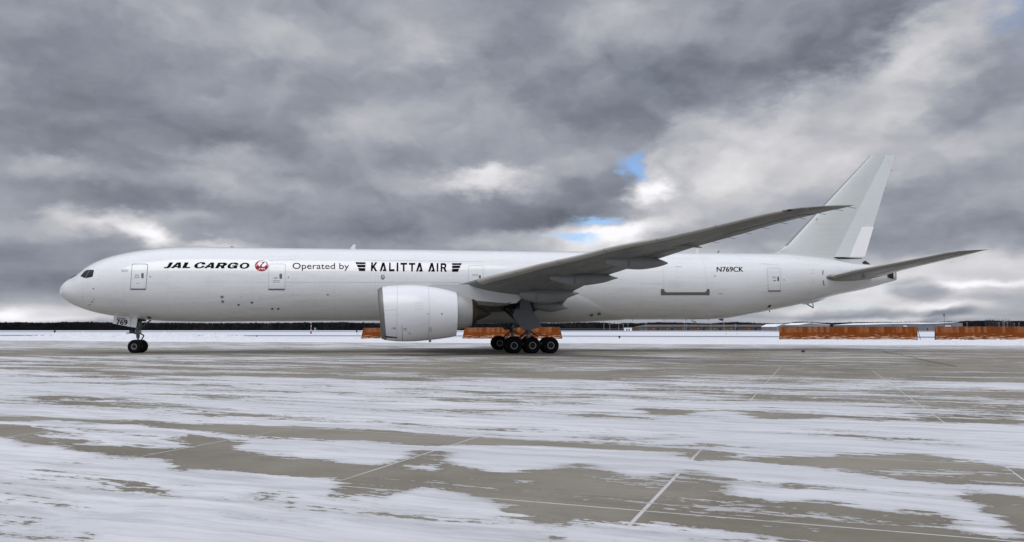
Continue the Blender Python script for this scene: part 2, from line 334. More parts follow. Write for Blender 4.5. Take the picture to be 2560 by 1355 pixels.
fw = np.array([math.sin(YAW), math.cos(YAW)]); rt = np.array([math.cos(YAW), -math.sin(YAW)])
def uv_world(u, v): return CX+u*rt[0]+v*fw[0], CY+u*rt[1]+v*fw[1]
# far snowy field to the horizon
R_ = 12000.
nf = 40; gx = np.linspace(-R_, R_, nf); GX, GY = np.meshgrid(gx, gx)
tag(grid_mesh(np.stack([GX, GY, np.full_like(GX, -.03)], -1), 'snow_field', SNOW), kind='structure')

BANKPX = [(0, 850.5), (400, 854.5), (800, 855.8), (1400, 858), (1780, 860.5), (2560, 864.5)]
bk = np.array([atz(*q)[:2] for q in BANKPX])
bu = (bk-np.array([CX, CY]))@rt; bv = (bk-np.array([CX, CY]))@fw
def bank_v(u):
    lo = bv[0]+(u-bu[0])*(bv[1]-bv[0])/(bu[1]-bu[0])*.5; hi = bv[-1]+(u-bu[-1])*(bv[-1]-bv[-2])/(bu[-1]-bu[-2])
    return np.where(u < bu[0], lo, np.where(u > bu[-1], hi, np.interp(u, bu, bv)))

def polys_field(px, py):
    # coverage of the snow by where it lies on the apron: rows at increasing distance; columns left, middle, right
    ys = [862, 868, 872, 877, 886, 892, 906, 924, 938, 950, 962, 980, 994, 1010, 1032, 1060, 1110, 1160, 1220, 1400]
    a = [.62, .66, .50, .18, .26, .70, .66, .60, .74, .88, .93, .93, .80, .93, .85, .86, .92, .93, .96, .97]
    b = [.60, .64, .46, .14, .24, .52, .44, .37, .30, .60, .85, .72, .55, .72, .88, .91, .92, .92, .95, .97]
    c = [.58, .62, .50, .32, .34, .38, .33, .30, .27, .50, .70, .60, .45, .45, .60, .82, .93, .93, .95, .97]
    dip = np.interp(ys, [886, 894, 1000, 1030], [0, .07, .07, 0]); a = np.array(a)-dip; b = np.array(b)-dip; c = np.array(c)-dip*.6
    A_ = np.interp(py, ys, a); B_ = np.interp(py, ys, b); C_ = np.interp(py, ys, c)
    f = np.where(px < 1280, A_+(B_-A_)*np.clip(px/1280, 0, 1)**.7, B_+(C_-B_)*np.clip((px-1280)/1280, 0, 1))
    def inside(P):
        P = np.array(P, float); r = np.zeros(px.shape, bool); j = len(P)-1
        for i in range(len(P)):
            xi, yi = P[i]; xj, yj = P[j]
            r ^= ((yi > py) != (yj > py)) & (px < (xj-xi)*(py-yi)/((yj-yi) or 1e-9)+xi); j = i
        return r
    def z1(L): return [(x/2, 860+y/2) for x, y in L]
    def z2(L): return [(1280+x/2, 860+y/2) for x, y in L]
    bare, snow, mixd = [], [], []
    bare.append(z1([(-400, 330), (0, 345), (300, 365), (750, 378), (880, 395), (1100, 400), (1500, 415), (1530, 428), (1900, 442), (2350, 465), (2560, 475)]) +
                z2([(400, 495), (900, 528), (1170, 560), (1050, 596), (950, 592), (880, 562), (700, 540), (300, 512), (0, 503)]) +
                z1([(2200, 505), (1900, 488), (1500, 468), (1300, 458), (1000, 430), (700, 400), (300, 385), (0, 378), (-400, 360)]))
    bare.append(z2([(1180, 562), (1500, 575), (1900, 600), (2060, 640), (1800, 640), (1500, 610), (1300, 590), (1180, 575)]))
    bare.append(z1([(-300, 400), (0, 410), (150, 420), (170, 450), (240, 468), (500, 495), (700, 510), (870, 525), (940, 510), (830, 470), (900, 460), (1130, 480), (1240, 482), (1170, 510), (1250, 540), (1500, 570), (1700, 590), (1900, 605), (2000, 580), (1990, 540), (2100, 530), (2230, 540), (2240, 570), (2280, 620), (2450, 655), (2560, 640)]) +
                z2([(140, 625), (200, 610), (370, 588), (500, 620), (640, 652), (800, 642), (870, 610), (1000, 640), (1100, 672), (1260, 692), (1400, 690), (1500, 715), (1700, 740), (1960, 790), (2280, 800), (2200, 720), (2560, 760), (2900, 800), (2900, 1150), (1900, 1040), (1400, 985), (1000, 930), (880, 905), (620, 880), (560, 898), (280, 862), (0, 832)]) +
                z1([(2400, 775), (2230, 742), (2080, 748), (1900, 780), (1800, 742), (1760, 770), (1660, 762), (1680, 700), (1740, 680), (1650, 665), (1500, 660), (1300, 640), (1000, 620), (900, 600), (870, 585), (780, 570), (640, 570), (480, 550), (400, 530), (240, 515), (100, 525), (0, 470), (-300, 440)]))
    bare.append(z1([(290, 600), (340, 590), (410, 582), (390, 598), (310, 612)])); bare.append(z1([(910, 595), (1100, 610), (1060, 632), (930, 630)]))
    bare.append(z1([(1440, 730), (1468, 732), (1455, 742), (1440, 740)])); bare.append(z2([(60, 872), (160, 866), (200, 900), (300, 912), (300, 940), (220, 950), (80, 905)]))
    bare.append(z2([(1150, 332), (1560, 365), (1440, 385), (1250, 378)])); bare.append(z2([(610, 316), (920, 330), (880, 356), (700, 352)]))
    bare.append(z2([(1260, 682), (1440, 705), (1400, 716), (1290, 696)]))
    # islands and tongues of snow
    for s_ in [z2([(1020, 685), (1180, 700), (1300, 712), (1500, 730), (1700, 748), (1900, 775), (2090, 790), (2280, 800), (2400, 860), (2500, 965), (2440, 968), (2300, 925), (2240, 872), (2080, 832), (1880, 795), (1960, 852), (1800, 818), (1500, 768), (1380, 782), (1290, 770), (1250, 782), (1150, 740), (1140, 712)]),
               z2([(0, 592), (130, 600), (140, 625), (0, 640)]), z2([(1040, 752), (1100, 762), (1118, 780), (1060, 772)]), z2([(190, 764), (290, 768), (250, 778)]), z2([(30, 672), (120, 668), (190, 692), (100, 690)]),
               z2([(2160, 885), (2240, 898), (2230, 925), (2170, 905)]), z2([(300, 700), (400, 708), (380, 720), (290, 712)]),
               z1([(2080, 592), (2200, 600), (2240, 630), (2120, 632), (1990, 610)]), z1([(2260, 560), (2560, 590), (2560, 640), (2450, 652), (2290, 622), (2240, 570)]),
               z1([(2060, 705), (2180, 720), (2240, 740), (2100, 752)]), z1([(1900, 710), (1990, 716), (1980, 732), (1890, 728)]), z1([(1840, 560), (1900, 545), (1990, 550), (1980, 590), (1880, 604), (1840, 590)])]: snow.append(s_)
    mixd.append((z2([(1180, 570), (1500, 580), (2000, 548), (2560, 620), (2800, 650), (2800, 740), (2560, 725), (2100, 690), (1700, 640), (1300, 600)]), .40))
    mixd.append((z1([(700, 340), (1400, 350), (2000, 390), (2560, 430), (2560, 470), (1900, 442), (1500, 425), (1000, 395)]), .60))
    mixd.append((z1([(0, 600), (300, 625), (650, 680), (930, 780), (700, 770), (300, 690), (0, 690)]), .70)); mixd.append((z1([(900, 700), (1400, 760), (1500, 800), (1100, 760)]), .66))
    mixd.append((z2([(1500, 420), (2200, 480), (2300, 520), (1700, 490)]), .72)); mixd.append((z2([(1450, 715), (2280, 790), (2250, 805), (1500, 745)]), .55))
    mixd.append((z1([(0, 870), (400, 900), (900, 980), (600, 1000), (0, 950)]), .74)); mixd.append((z2([(2000, 300), (2560, 330), (2560, 400), (2000, 380)]), .48)); mixd.append((z2([(0, 940), (350, 980), (300, 1010), (-100, 1000)]), .35))
    for P, val in mixd: f = np.where(inside(P), val, f)
    for P in bare: f = np.where(inside(P), .10, f)
    for P in snow: f = np.where(inside(P), .93, f)
    return f
ul = np.concatenate([-np.geomspace(160, 26, 60), np.arange(-25.9, 26, .16), np.geomspace(26, 150, 60)])
vl = np.concatenate([-np.geomspace(60, 6, 10), [0, 3, 5], np.arange(6, 26, .14), np.geomspace(26.2, 160, 150)])
U_, V_ = np.meshgrid(ul, vl)
bvl = bank_v(U_)+2.0
Vc = np.minimum(V_, bvl)
PX_, PY_ = uv_world(U_, Vc)
wx = (fbm(PX_*.9, PY_*.9, 4, 3)-.5)*1.1; wy = (fbm(PX_*.9, PY_*.9, 4, 11)-.5)*.9
scl = np.clip(Vc/25, .35, 1.)
Vw = np.maximum(Vc+wy*scl, 3.5); Uw = U_+wx*scl
ppx = 1280+FPX*Uw/(Vw*math.cos(PIT)); dep = Vw*math.cos(PIT)-CH*math.sin(PIT); ppx = 1280+FPX*Uw/dep
ppy = 677.5+FPX*(Vw*math.sin(PIT)+CH*math.cos(PIT))/dep
cov = polys_field(ppx, ppy)
k = cov.copy()
for _ in range(3): k[1:-1, 1:-1] = (k[1:-1, 1:-1]*2+k[:-2, 1:-1]+k[2:, 1:-1]+k[1:-1, :-2]+k[1:-1, 2:])/6
k[V_ < 5.5] = .85
tag(grid_mesh(np.stack([PX_, PY_, np.zeros_like(PX_)], -1), 'apron', APRON, ('snow_cover', k)), kind='structure')

# ploughed snow bank along the apron's far edge
us = np.arange(-150, 150, .22); ds = np.concatenate([np.arange(-.4, 5, .16), np.arange(5, 16, .35), np.arange(16, 60, .6)])
UB, DB = np.meshgrid(us, ds); VB = bank_v(UB)+DB + (fbm(UB*.25, UB*0+3, 4, 5)-.5)*2.2*np.clip(1-DB/20, 0, 1)
depth = VB; pxb = 1280+FPX*UB/depth
# crest height: high on the left, low and lumpy to the right
crest = np.interp(pxb, [-400, 0, 60, 140, 220, 400, 560, 640, 900, 1300, 1900, 2560, 3200], [.45, .5, .6, .85, 1.0, 1.0, .75, .55, .42, .38, .40, .50, .55])
lum = fbm(UB*.55, DB*.5+VB*0, 4, 21); lum2 = fbm(UB*2.3, DB*2.3, 4, 33)
prof = np.clip(DB/2.6, 0, 1)**.7*np.clip(1.15-(DB-6)/22, .26, 1)
ZB = crest*prof*(.35+1.35*lum**1.4)+(lum2-.5)*.62*np.clip(DB/1.2, 0, 1)*np.clip(1.2-DB/26, .45, 1)*np.clip(crest, .4, .9)*1.3
ZB = np.maximum(ZB, -.05)*np.clip((60-DB)/12, 0, 1) - .02; ZB[0] = -.06; ZB[-1] = -.06
XB, YB = uv_world(UB, VB)
tag(grid_mesh(np.stack([XB, YB, ZB], -1), 'snow_bank', BANK), 'ploughed bank of lumpy white snow along the far edge of the apron', 'snow bank', kind='stuff')

def strip(name, pts, wid, m, z):
    P = []
    for (px, py) in pts:
        c = atz(px, py)[:2]; P.append([(c[0]-fw[0]*wid/2, c[1]-fw[1]*wid/2, z), (c[0]+fw[0]*wid/2, c[1]+fw[1]*wid/2, z)])
    return tag(grid_mesh(np.array(P), name, m), kind='structure')
strip('taxiway', [(-900, 836.8), (0, 838.3), (800, 839.2), (1500, 840.2), (1800, 841.2), (2300, 842.6), (3200, 845.5)], 26, TARM, .012)
strip('runway', [(-900, 829.2), (0, 829.2), (900, 829.1), (1500, 828.4), (2300, 828.9), (3200, 829.5)], 150, TARM2, .03)

# crack running over the far right of the apron
cr = MB(); pts = [atz(*q, .0) for q in [(2205, 879), (2245, 886), (2272, 891), (2320, 902.5), (2355, 909.5), (2392, 916.5)]]
for a, b in zip(pts[:-1], pts[1:]):
    d = (b-a)[:2]; n = np.array([-d[1], d[0]])/np.linalg.norm(d)*.06
    cr.add([(a[0]-n[0], a[1]-n[1], .006), (b[0]-n[0], b[1]-n[1], .006), (b[0]+n[0], b[1]+n[1], .006), (a[0]+n[0], a[1]+n[1], .006)], [(0, 1, 2, 3)])
tag(cr.build('pavement_crack', mat('tar_filled_crack', (.02, .02, .02), .7), smooth=False), kind='structure')

# ------------------------------------------------------------------ the cargo aeroplane
AC = tag(empty('cargo_airplane', (0, 0, 0)), 'long white twin-engined cargo jet with black airline lettering standing on the snowy apron', 'airplane')
TOPP = [(0,4.84),(.05,5.22),(.25,5.52),(.59,5.84),(1.01,6.07),(1.35,6.29),(1.73,6.62),(2.11,6.95),(2.45,7.18),(3.16,7.53),(3.86,7.79),(4.93,8.08),(6.36,8.35),(7.8,8.52),(9.26,8.62),(11.45,8.67),(16,8.67),(24,8.69),(35,8.72),(53,8.83),(57,8.85),(60.75,8.86),(61.5,8.84),(64,8.68),(66.83,8.41),(68.8,8.14),(70.2,7.99),(71.14,7.9),(73.1,7.45)]
BOTP = [(0,4.84),(.08,4.54),(.44,4.24),(.8,3.98),(1.53,3.64),(2.24,3.38),(2.95,3.19),(3.68,3.04),(4.37,2.93),(5.82,2.75),(6.9,2.63),(8,2.56),(9.44,2.52),(11.6,2.51),(16,2.55),(24.5,2.61),(46.5,2.74),(53.3,2.76),(55.2,2.80),(56.2,2.89),(57.1,3.03),(59.44,3.45),(62.4,4.01),(64.43,4.44),(66.9,5.06),(69.87,5.66),(73.1,6.49)]
WIDP = [(0,0),(.06,.36),(.25,.74),(.6,1.13),(1,1.46),(1.6,1.84),(2.4,2.22),(3.5,2.58),(5,2.86),(7,3.03),(9.5,3.1),(12,3.1),(50,3.1),(55,3.08),(58,2.97),(61,2.72),(64,2.33),(67,1.83),(70,1.15),(72,.6),(73.1,.26)]
def prof(P): f = pchip([math.sqrt(a) for a, _ in P], [b for _, b in P]); return lambda x: f(np.sqrt(np.maximum(x, 0)))
ftop, fbot, fwid = prof(TOPP), prof(BOTP), prof(WIDP)
def fus(x, ang):        # ang 0 = top, positive towards -Y (the camera side)
    t, b, wd = float(ftop(x)), float(fbot(x)), float(fwid(x)); h = (t-b)/2; c = (t+b)/2
    return np.array([x, -wd*math.sin(ang), c+h*math.cos(ang)])
NS = 160
sx = np.concatenate([np.linspace(.02, 3.4, 60)**2, np.arange(12, 53, 1.0), np.arange(53, 73.1, .35), [73.08]])
fb = MB(); fb.loft([[fus(x, -2*math.pi*k/NS) for k in range(NS)] for x in sx])
FUS = fb.build('fuselage', WHITE, AC, angle=.9)
def hit(px, py, off=.0):
    d = ray(px, py); t = (-3.6-CY)/d[1]; step = .04/d[1]
    def F(t):
        P = C0+d*t; x = min(max(P[0], .0), 73.05); tp, bt, wd = float(ftop(x)), float(fbot(x)), max(float(fwid(x)), 1e-3)
        return ((P[2]-(tp+bt)/2)/((tp-bt)/2))**2+(P[1]/wd)**2-1
    a = t; fa = F(a); n = 0; best = (abs(fa), a)
    while n < 110:
        b = a+step; fb_ = F(b)
        if fb_ < best[0] and fb_ >= 0: best = (fb_, b)
        if fb_ < 0:
            for _ in range(14):
                m_ = (a+b)/2
                if F(m_) < 0: b = m_
                else: a = m_
            break
        a = b; n += 1
    else: a = best[1]
    P = C0+d*a; x = min(max(P[0], .02), 73.0); tp, bt, wd = float(ftop(x)), float(fbot(x)), float(fwid(x))
    N = np.array([0, P[1]/wd**2, (P[2]-(tp+bt)/2)/((tp-bt)/2)**2])
    if x < 9: N[0] = -((float(ftop(x+.05))-float(ftop(max(x-.05, 0.001))))/.1*max(N[2], 0)+(float(fwid(x+.05))-float(fwid(max(x-.05, .001))))/.1*abs(N[1]) - (float(fbot(x+.05))-float(fbot(max(x-.05, .001))))/.1*max(-N[2], 0))
    N = N/np.linalg.norm(N); return P+N*off
def curve_mesh(polys, holes=True):           # filled 2D shapes (even-odd) -> verts, faces
    cu = bpy.data.curves.new('tmp', 'CURVE'); cu.dimensions = '2D'; cu.fill_mode = 'BOTH'
    for P in polys:
        s = cu.splines.new('POLY'); s.points.add(len(P)-1)
        for i, (x, y) in enumerate(P): s.points[i].co = (x, -y, 0, 1)
        s.use_cyclic_u = True
    o = bpy.data.objects.new('tmp', cu); COL.objects.link(o); dg = bpy.context.evaluated_depsgraph_get()
    me = bpy.data.meshes.new_from_object(o.evaluated_get(dg)); bpy.data.objects.remove(o); bpy.data.curves.remove(cu); return me
def text_mesh(s, offset=0., shear=0.):
    cu = bpy.data.curves.new('tmp', 'FONT'); cu.body = s; cu.offset = offset; cu.shear = shear; cu.resolution_u = 6; cu.size = 10
    o = bpy.data.objects.new('tmp', cu); COL.objects.link(o); dg = bpy.context.evaluated_depsgraph_get()
    me = bpy.data.meshes.new_from_object(o.evaluated_get(dg)); bpy.data.objects.remove(o); bpy.data.curves.remove(cu); return me
def split_long(me, L):
    bm = bmesh.new(); bm.from_mesh(me); bmesh.ops.triangulate(bm, faces=bm.faces)
    for _ in range(5):
        e = [e for e in bm.edges if e.calc_length() > L]
        if not e: break
        bmesh.ops.subdivide_edges(bm, edges=e, cuts=1); bmesh.ops.triangulate(bm, faces=bm.faces)
    vs = [tuple(v.co) for v in bm.verts]; fs = [tuple(v.index for v in f.verts) for f in bm.faces]; bm.verts.index_update(); bm.free(); return vs, fs
def lay(name, me, f, m, parent=AC, off=.012, L=6., surf=None):
    vs, fs = split_long(me, L); bpy.data.meshes.remove(me); surf = surf or hit
    b = MB(); b.add([surf(*f(x, -y), off) for x, y, _ in vs], fs); return b.build(name, m, parent, smooth=False)
def decal(name, polys, m, parent=AC, off=.012, L=6., surf=None, tf=None):
    tf = tf or (lambda x, y: (x, y)); return lay(name, curve_mesh([[tf(x, y) for x, y in P] for P in polys]), lambda x, y: (x, y), m, parent, off, L, surf)
def lettering(name, s, quad, m, offset=0., shear=0., off=.014, parent=AC, surf=None, L=6., bold=0.):   # quad: left-bottom, right-bottom, right-top, left-top in photo pixels
    me = text_mesh(s, offset, shear); xs = [v.co.x for v in me.vertices]; ys = [v.co.y for v in me.vertices]; x0, x1, y0, y1 = min(xs), max(xs), min(ys), max(ys)
    q = [np.array(p, float) for p in quad]
    for v in me.vertices:
        a = (v.co.x-x0)/(x1-x0); b = (v.co.y-y0)/(y1-y0); p = (q[0]*(1-a)+q[1]*a)*(1-b)+(q[3]*(1-a)+q[2]*a)*b; v.co = (p[0], -p[1], 0)
    if bold:
        m2 = me.copy()
        for v in m2.vertices: v.co.x += bold
        b = bmesh.new(); b.from_mesh(me); b.from_mesh(m2); b.to_mesh(me); b.free(); bpy.data.meshes.remove(m2)
        for v in list(me.vertices)[len(me.vertices)//2:]: v.co.z = 1
    return lay(name, me, lambda x, y: (x, y), m, parent, off, L, surf)
def ell(cx, cy, rx, ry, n=24, rot=0., sh=0.):
    r = []
    for k in range(n):
        t = 2*math.pi*k/n; x, y = rx*math.cos(t), ry*math.sin(t); r.append((cx+x*math.cos(rot)-y*math.sin(rot)-sh*y, cy+x*math.sin(rot)+y*math.cos(rot)))
    return r
def rquad(P, r, n=5):
    out = []; k = len(P)
    for i in range(k):
        a, b, c = np.array(P[i-1], float), np.array(P[i], float), np.array(P[(i+1) % k], float)
        p = b+(a-b)/np.linalg.norm(a-b)*r; q = b+(c-b)/np.linalg.norm(c-b)*r
        for j in range(n+1):
            t = j/n; out.append(tuple((1-t)**2*p+2*t*(1-t)*b+t*t*q))
    return out
def inset(P, d):
    c = np.mean(np.array(P), 0); out = []
    w_ = max(x for x, _ in P)-min(x for x, _ in P); h_ = max(y for _, y in P)-min(y for _, y in P)
    return [(c[0]+(x-c[0])*(1-2*d/w_), c[1]+(y-c[1])*(1-2*d/h_)) for x, y in P]

# cockpit windows
Zc = lambda x, y: (170+x/27.1, 660+y/27.1)
cw = decal('cockpit_window', [[(840, 825), (1110, 505), (1255, 418), (1440, 388), (1440, 445), (1175, 930), (1130, 945)]], GLASS, tf=Zc, off=.012, L=3)
cw2 = decal('cockpit_window', [[(1490, 388), (1735, 402), (1762, 430), (1668, 850), (1640, 872), (1240, 955), (1215, 950), (1300, 760), (1480, 440)]], GLASS, tf=Zc, off=.012, L=3)
decal('window_post', [[(1440, 388), (1490, 388), (1480, 440), (1300, 760), (1215, 950), (1175, 930), (1440, 445)]], POST, cw2, tf=Zc, off=.016, L=3)
def topsurf(x, y):
    wd, tp, bt = float(fwid(x)), float(ftop(x)), float(fbot(x)); h = (tp-bt)/2; return np.array([x-.012, y, (tp+bt)/2+h*math.sqrt(max(0, 1-(y/wd)**2))+.012])
for s in (-1, 1):
    b = MB(); R = []
    for i in range(9):
        r = []
        for j in range(9):
            t = j/8; y = .04+(.62+.25*(i/8))*t; x0 = 1.16+.22*t**2; x1 = 1.78+.28*t**2; r.append(topsurf(x0+(x1-x0)*i/8, s*y))
        R.append(r)
    b.loft(R, closed=False); b.build('windshield', GLASS, AC)
# far side windows
b = MB()
for pts in ([(1.45, 62), (2.05, 40), (2.45, 46), (2.05, 68)], [(2.15, 68), (2.6, 47), (3.0, 50), (2.75, 70)]):
    b.add([fus(x, -math.radians(a))*np.array([1, 1.006, 1.002]) for x, a in pts], [(0, 1, 2, 3)])
b.build('cockpit_window', GLASS, AC, smooth=False)
wp = MB(); wp.tube([topsurf(.93, -.55)+np.array([0, 0, .03]), topsurf(1.25, -.25)+np.array([0, 0, .05])], .025, 6); wp.tube([topsurf(.9, -.05)+np.array([0, 0, .03]), topsurf(1.2, .5)+np.array([0, 0, .05])], .025, 6); wp.build('windscreen_wiper', DARKM, AC)

# doors
def door(P, name='cabin_door', heavy=False, sill=None, handle=None, r=5, marks=(), lab=None, sealm=None):
    R = rquad(P, r); d = decal(name, [R], WHITE, off=.014, L=5)
    if lab: d['label'] = lab
    decal('door_seal', [inset(R, -.5), inset(R, .55 if heavy else .35)], SEAL if heavy else (sealm or SEALT), d, off=.02, L=5)
    if sill: decal('door_sill', [sill], SEAL, d, off=.026, L=5)
    if handle: x0, y0, x1, y1 = handle; h = decal('door_handle', [rquad([(x0, y0), (x1, y0), (x1, y1), (x0, y1)], 1.5)], SEAL, d, off=.026, L=4)
    if marks: decal('door_marking', [list(q) for q in marks], GREYP, d, off=.024, L=4)
    return d
def bx2(x0, y0, x1, y1): return [(x0, y0), (x1, y0), (x1, y1), (x0, y1)]
arcm = [(337, 688.5), (340, 686.8), (345, 686.8), (348, 688.8), (347, 690), (344.5, 688.2), (340.5, 688.2), (337.6, 690)]
door([(330.7, 660.3), (369.7, 660.3), (364.4, 723.2), (326, 723.2)], heavy=True, sill=bx2(326.5, 721.3, 364.6, 724.3), handle=(353.5, 683, 359.3, 695.5), marks=[arcm, bx2(336.5, 692, 340, 694), bx2(341.5, 691.5, 343.5, 694.5), bx2(345, 692, 348, 694), bx2(342, 707.6, 347, 708.8)], lab='foremost cabin door with a heavy dark outline')
sm = lambda x, y: [bx2(x, y, x+13, y+.9), bx2(x+4.5, y-1, x+8, y+1.9), bx2(x, y+6.2, x+15.5, y+7.), bx2(x, y+10.3, x+15.5, y+11.2), bx2(x, y+7, x+.8, y+10.3), bx2(x+14.7, y+7, x+15.5, y+10.3)]
door([(672.9, 660.3), (713.7, 660.3), (711.8, 723.2), (671, 723.2)], sill=bx2(670.9, 721.6, 712, 724.9), handle=(698.8, 684.4, 705.2, 696.9), marks=sm(683, 694.6), lab='cabin door beside the red crane emblem')
door([(1171, 664.4), (1208.3, 664.4), (1207.5, 727.5), (1171.6, 727.5)], handle=(1197.2, 688, 1202.2, 701), marks=[bx2(1181, 686, 1194.5, 686.8), bx2(1181, 689.2, 1194.5, 690), bx2(1181, 686.8, 1181.8, 689.2), bx2(1193.7, 686.8, 1194.5, 689.2)], lab='cabin door partly hidden by the wing root')
door([(1918.2, 669.9), (1950.5, 670.6), (1951.5, 727.3), (1921, 727)], sill=[(1920.4, 725.8), (1951.6, 725.8), (1951.6, 728.6), (1920.4, 728.6)], handle=(1943, 691.8, 1947.3, 702.7), r=4, marks=[bx2(1929.5, 694, 1940, 695), bx2(1932, 691.5, 1937, 692.4), bx2(1931.5, 701, 1941, 701.8), bx2(1934, 700, 1938.5, 703)], lab='rearmost cabin door behind the registration')
cgo = decal('cargo_door', [[(1651, 639.5), (1752, 640.5), (1761.2, 663), (1766, 695.7), (1767.5, 722.5), (1766, 727), (1762.5, 730.2), (1666, 730.6), (1661.5, 728), (1659.8, 722.5), (1659, 700), (1657, 671)]], WHITE, off=.012, L=5)
decal('door_seal', [[(1766.9, 722), (1767.8, 722), (1766.3, 695.7), (1761.5, 663), (1752.4, 640.5), (1751.6, 640.6), (1760.6, 663), (1765.4, 695.7)], [(1659.4, 722.5), (1660.3, 722.5), (1659.5, 700), (1657.6, 671), (1656.7, 671), (1658.6, 700)]], mat('faint_door_gap', (.62, .63, .63), .5), cgo, off=.018, L=5)
decal('door_sill', [[(1652, 722.6), (1652, 737.6), (1773.7, 737.6), (1773.7, 722.6), (1767.5, 722.6), (1766.3, 727), (1762.5, 730.4), (1667, 730.8), (1662, 728.8), (1659.8, 722.6)]], mat('cargo_sill_grey', (.13, .125, .115), .5), cgo, off=.022, L=5)
decal('door_marking', [bx2(1688, 666.6, 1705, 667.4), bx2(1709.5, 711, 1713.5, 711.8), bx2(1709.5, 711, 1710.3, 715), bx2(1745, 699, 1748.5, 699.8), bx2(1745, 699, 1745.8, 703)], GREYP, cgo, off=.02)

# lettering
Z5 = lambda x, y: (400+x/8.533, 640+y/8.533)
JAL = [[(205,138),(280,138),(228,225),(205,248),(170,260),(78,262),(90,238),(140,236),(158,222)],
 [(225,258),(370,138),(448,138),(445,258),(375,258),(378,238),(318,238),(298,258)], [(345,215),(380,215),(386,172)],
 [(530,138),(612,138),(562,235),(645,235),(632,258),(470,258)]]
CARGO = [[(970,180),(900,182),(892,162),(860,155),(820,170),(800,200),(805,235),(835,243),(875,235),(892,212),(958,212),(925,246),(860,262),(790,262),(740,247),(727,215),(745,180),(800,148),(870,132),(930,134),(968,150)],
 [(935,260),(1085,140),(1152,140),(1150,262),(1080,262),(1084,240),(1020,240),(1000,260)], [(1052,216),(1086,216),(1092,172)],
 [(1245,142),(1390,142),(1432,158),(1425,190),(1370,215),(1378,264),(1302,264),(1300,224),(1264,224),(1245,262),(1172,262)], [(1290,170),(1345,170),(1352,184),(1335,198),(1276,198)],
 [(1672,188),(1600,188),(1592,168),(1555,165),(1515,185),(1500,215),(1508,235),(1532,243),(1572,238),(1582,224),(1540,224),(1550,200),(1660,200),(1635,264),(1580,262),(1510,268),(1450,256),(1436,228),(1455,185),(1510,150),(1590,138),(1650,148),(1675,168)],
 ell(1804,208,104,64,28,0,.26), ell(1804,208,52,40,28,0,.30)]
decal('airline_lettering', JAL, BLACK, tf=Z5); decal('airline_lettering', CARGO, BLACK, tf=Z5)
Z6 = lambda x, y: (620+x/27.1, 640+y/27.1)
em = decal('crane_emblem', [ell(925, 665, 458, 365, 40), ell(955, 530, 300, 212, 36)], RED, tf=Z6, L=3)
em['label'] = 'round red crane emblem beside the black lettering'
decal('crane_neck', [[(770, 800), (800, 700), (850, 600), (930, 530), (1010, 460), (980, 432), (830, 432), (830, 418), (960, 408), (1040, 395), (1135, 445), (1060, 500), (965, 570), (925, 640), (940, 700), (1010, 752), (1040, 800)]], RED, em, tf=Z6, off=.016, L=3)
decal('emblem_gap', [[(600, 500), (622, 480), (640, 640), (620, 640)], [(555, 590), (575, 570), (610, 680), (592, 690)], [(520, 640), (535, 625), (575, 700), (560, 712)], [(1330, 500), (1350, 520), (1270, 640), (1250, 630)], [(1360, 590), (1378, 610), (1310, 690), (1290, 680)], [(760, 640), (790, 690), (780, 740)]], CREAM, em, tf=Z6, off=.018, L=3)
decal('emblem_lettering', [[(800, 812), (850, 812), (805, 890), (770, 915), (690, 918), (700, 895), (752, 890)], [(845, 912), (945, 812), (1005, 812), (1010, 915), (960, 915), (955, 895), (905, 895), (890, 912)], [(1085, 812), (1140, 812), (1100, 890), (1190, 890), (1175, 915), (1040, 915)]], CREAM, em, tf=Z6, off=.02, L=3)
lettering('operator_lettering', 'Operated by', [(731.5, 677.0), (872.5, 677.5), (872.5, 657.7), (731.5, 657.2)], BLACK)
ZK = lambda x, y: (870+x/8.258, 640+y/8.258)
decal('wing_bars_emblem', [[(150,128),(362,132),(362,168),(172,168)], [(178,183),(362,183),(360,232),(205,234)], [(208,250),(358,250),(355,310),(232,310)]], BLACK, tf=ZK)
decal('wing_bars_emblem', [[(2148,150),(2350,150),(2334,186),(2148,186)], [(2148,200),(2325,200),(2303,250),(2148,250)], [(2148,264),(2293,264),(2272,326),(2148,326)]], BLACK, tf=ZK)
def A_(dx, dy): return [(x+dx, y+dy) for x, y in [(655,312),(708,135),(752,135),(796,312),(716,312),(724,276),(748,274),(730,205),(694,312)]]
decal('airline_lettering', [[(480,132),(516,132),(513,205),(560,132),(606,132),(548,215),(602,312),(560,312),(524,250),(510,268),(508,312),(472,312)], A_(0, 0),
  [(850,138),(880,138),(880,272),(960,272),(958,316),(846,316)], [(1005,140),(1040,140),(1038,318),(1003,318)], [(1084,142),(1220,142),(1220,180),(1167,180),(1167,318),(1133,318),(1133,180),(1084,180)],
  [(1258,145),(1390,145),(1388,182),(1340,182),(1338,320),(1305,320),(1305,182),(1256,182)], A_(749, 8)], BLACK, tf=ZK)
decal('airline_lettering', [A_(1000, 10), [(1832,148),(1866,148),(1864,322),(1830,322)], [(1912,150),(1995,150),(2024,165),(2032,188),(2030,222),(2008,245),(2040,325),(1998,325),(1972,258),(1946,258),(1944,325),(1912,325)], [(1944,188),(1985,188),(1998,198),(1998,215),(1985,228),(1944,228)]], BLACK, tf=ZK)
lettering('registration', 'N769CK', [(1791.5, 679.3), (1857.5, 679.3), (1857.5, 667.3), (1791.5, 667.3)], BLACK, bold=.9)
decal('small_lettering', [bx2(302.5, 674.6, 311, 675.6), bx2(312, 674.4, 321, 675.4), bx2(303, 677.8, 313, 678.7), bx2(313.8, 677.6, 319, 678.5), bx2(1796, 733.4, 1807, 734.6)], GREYP)
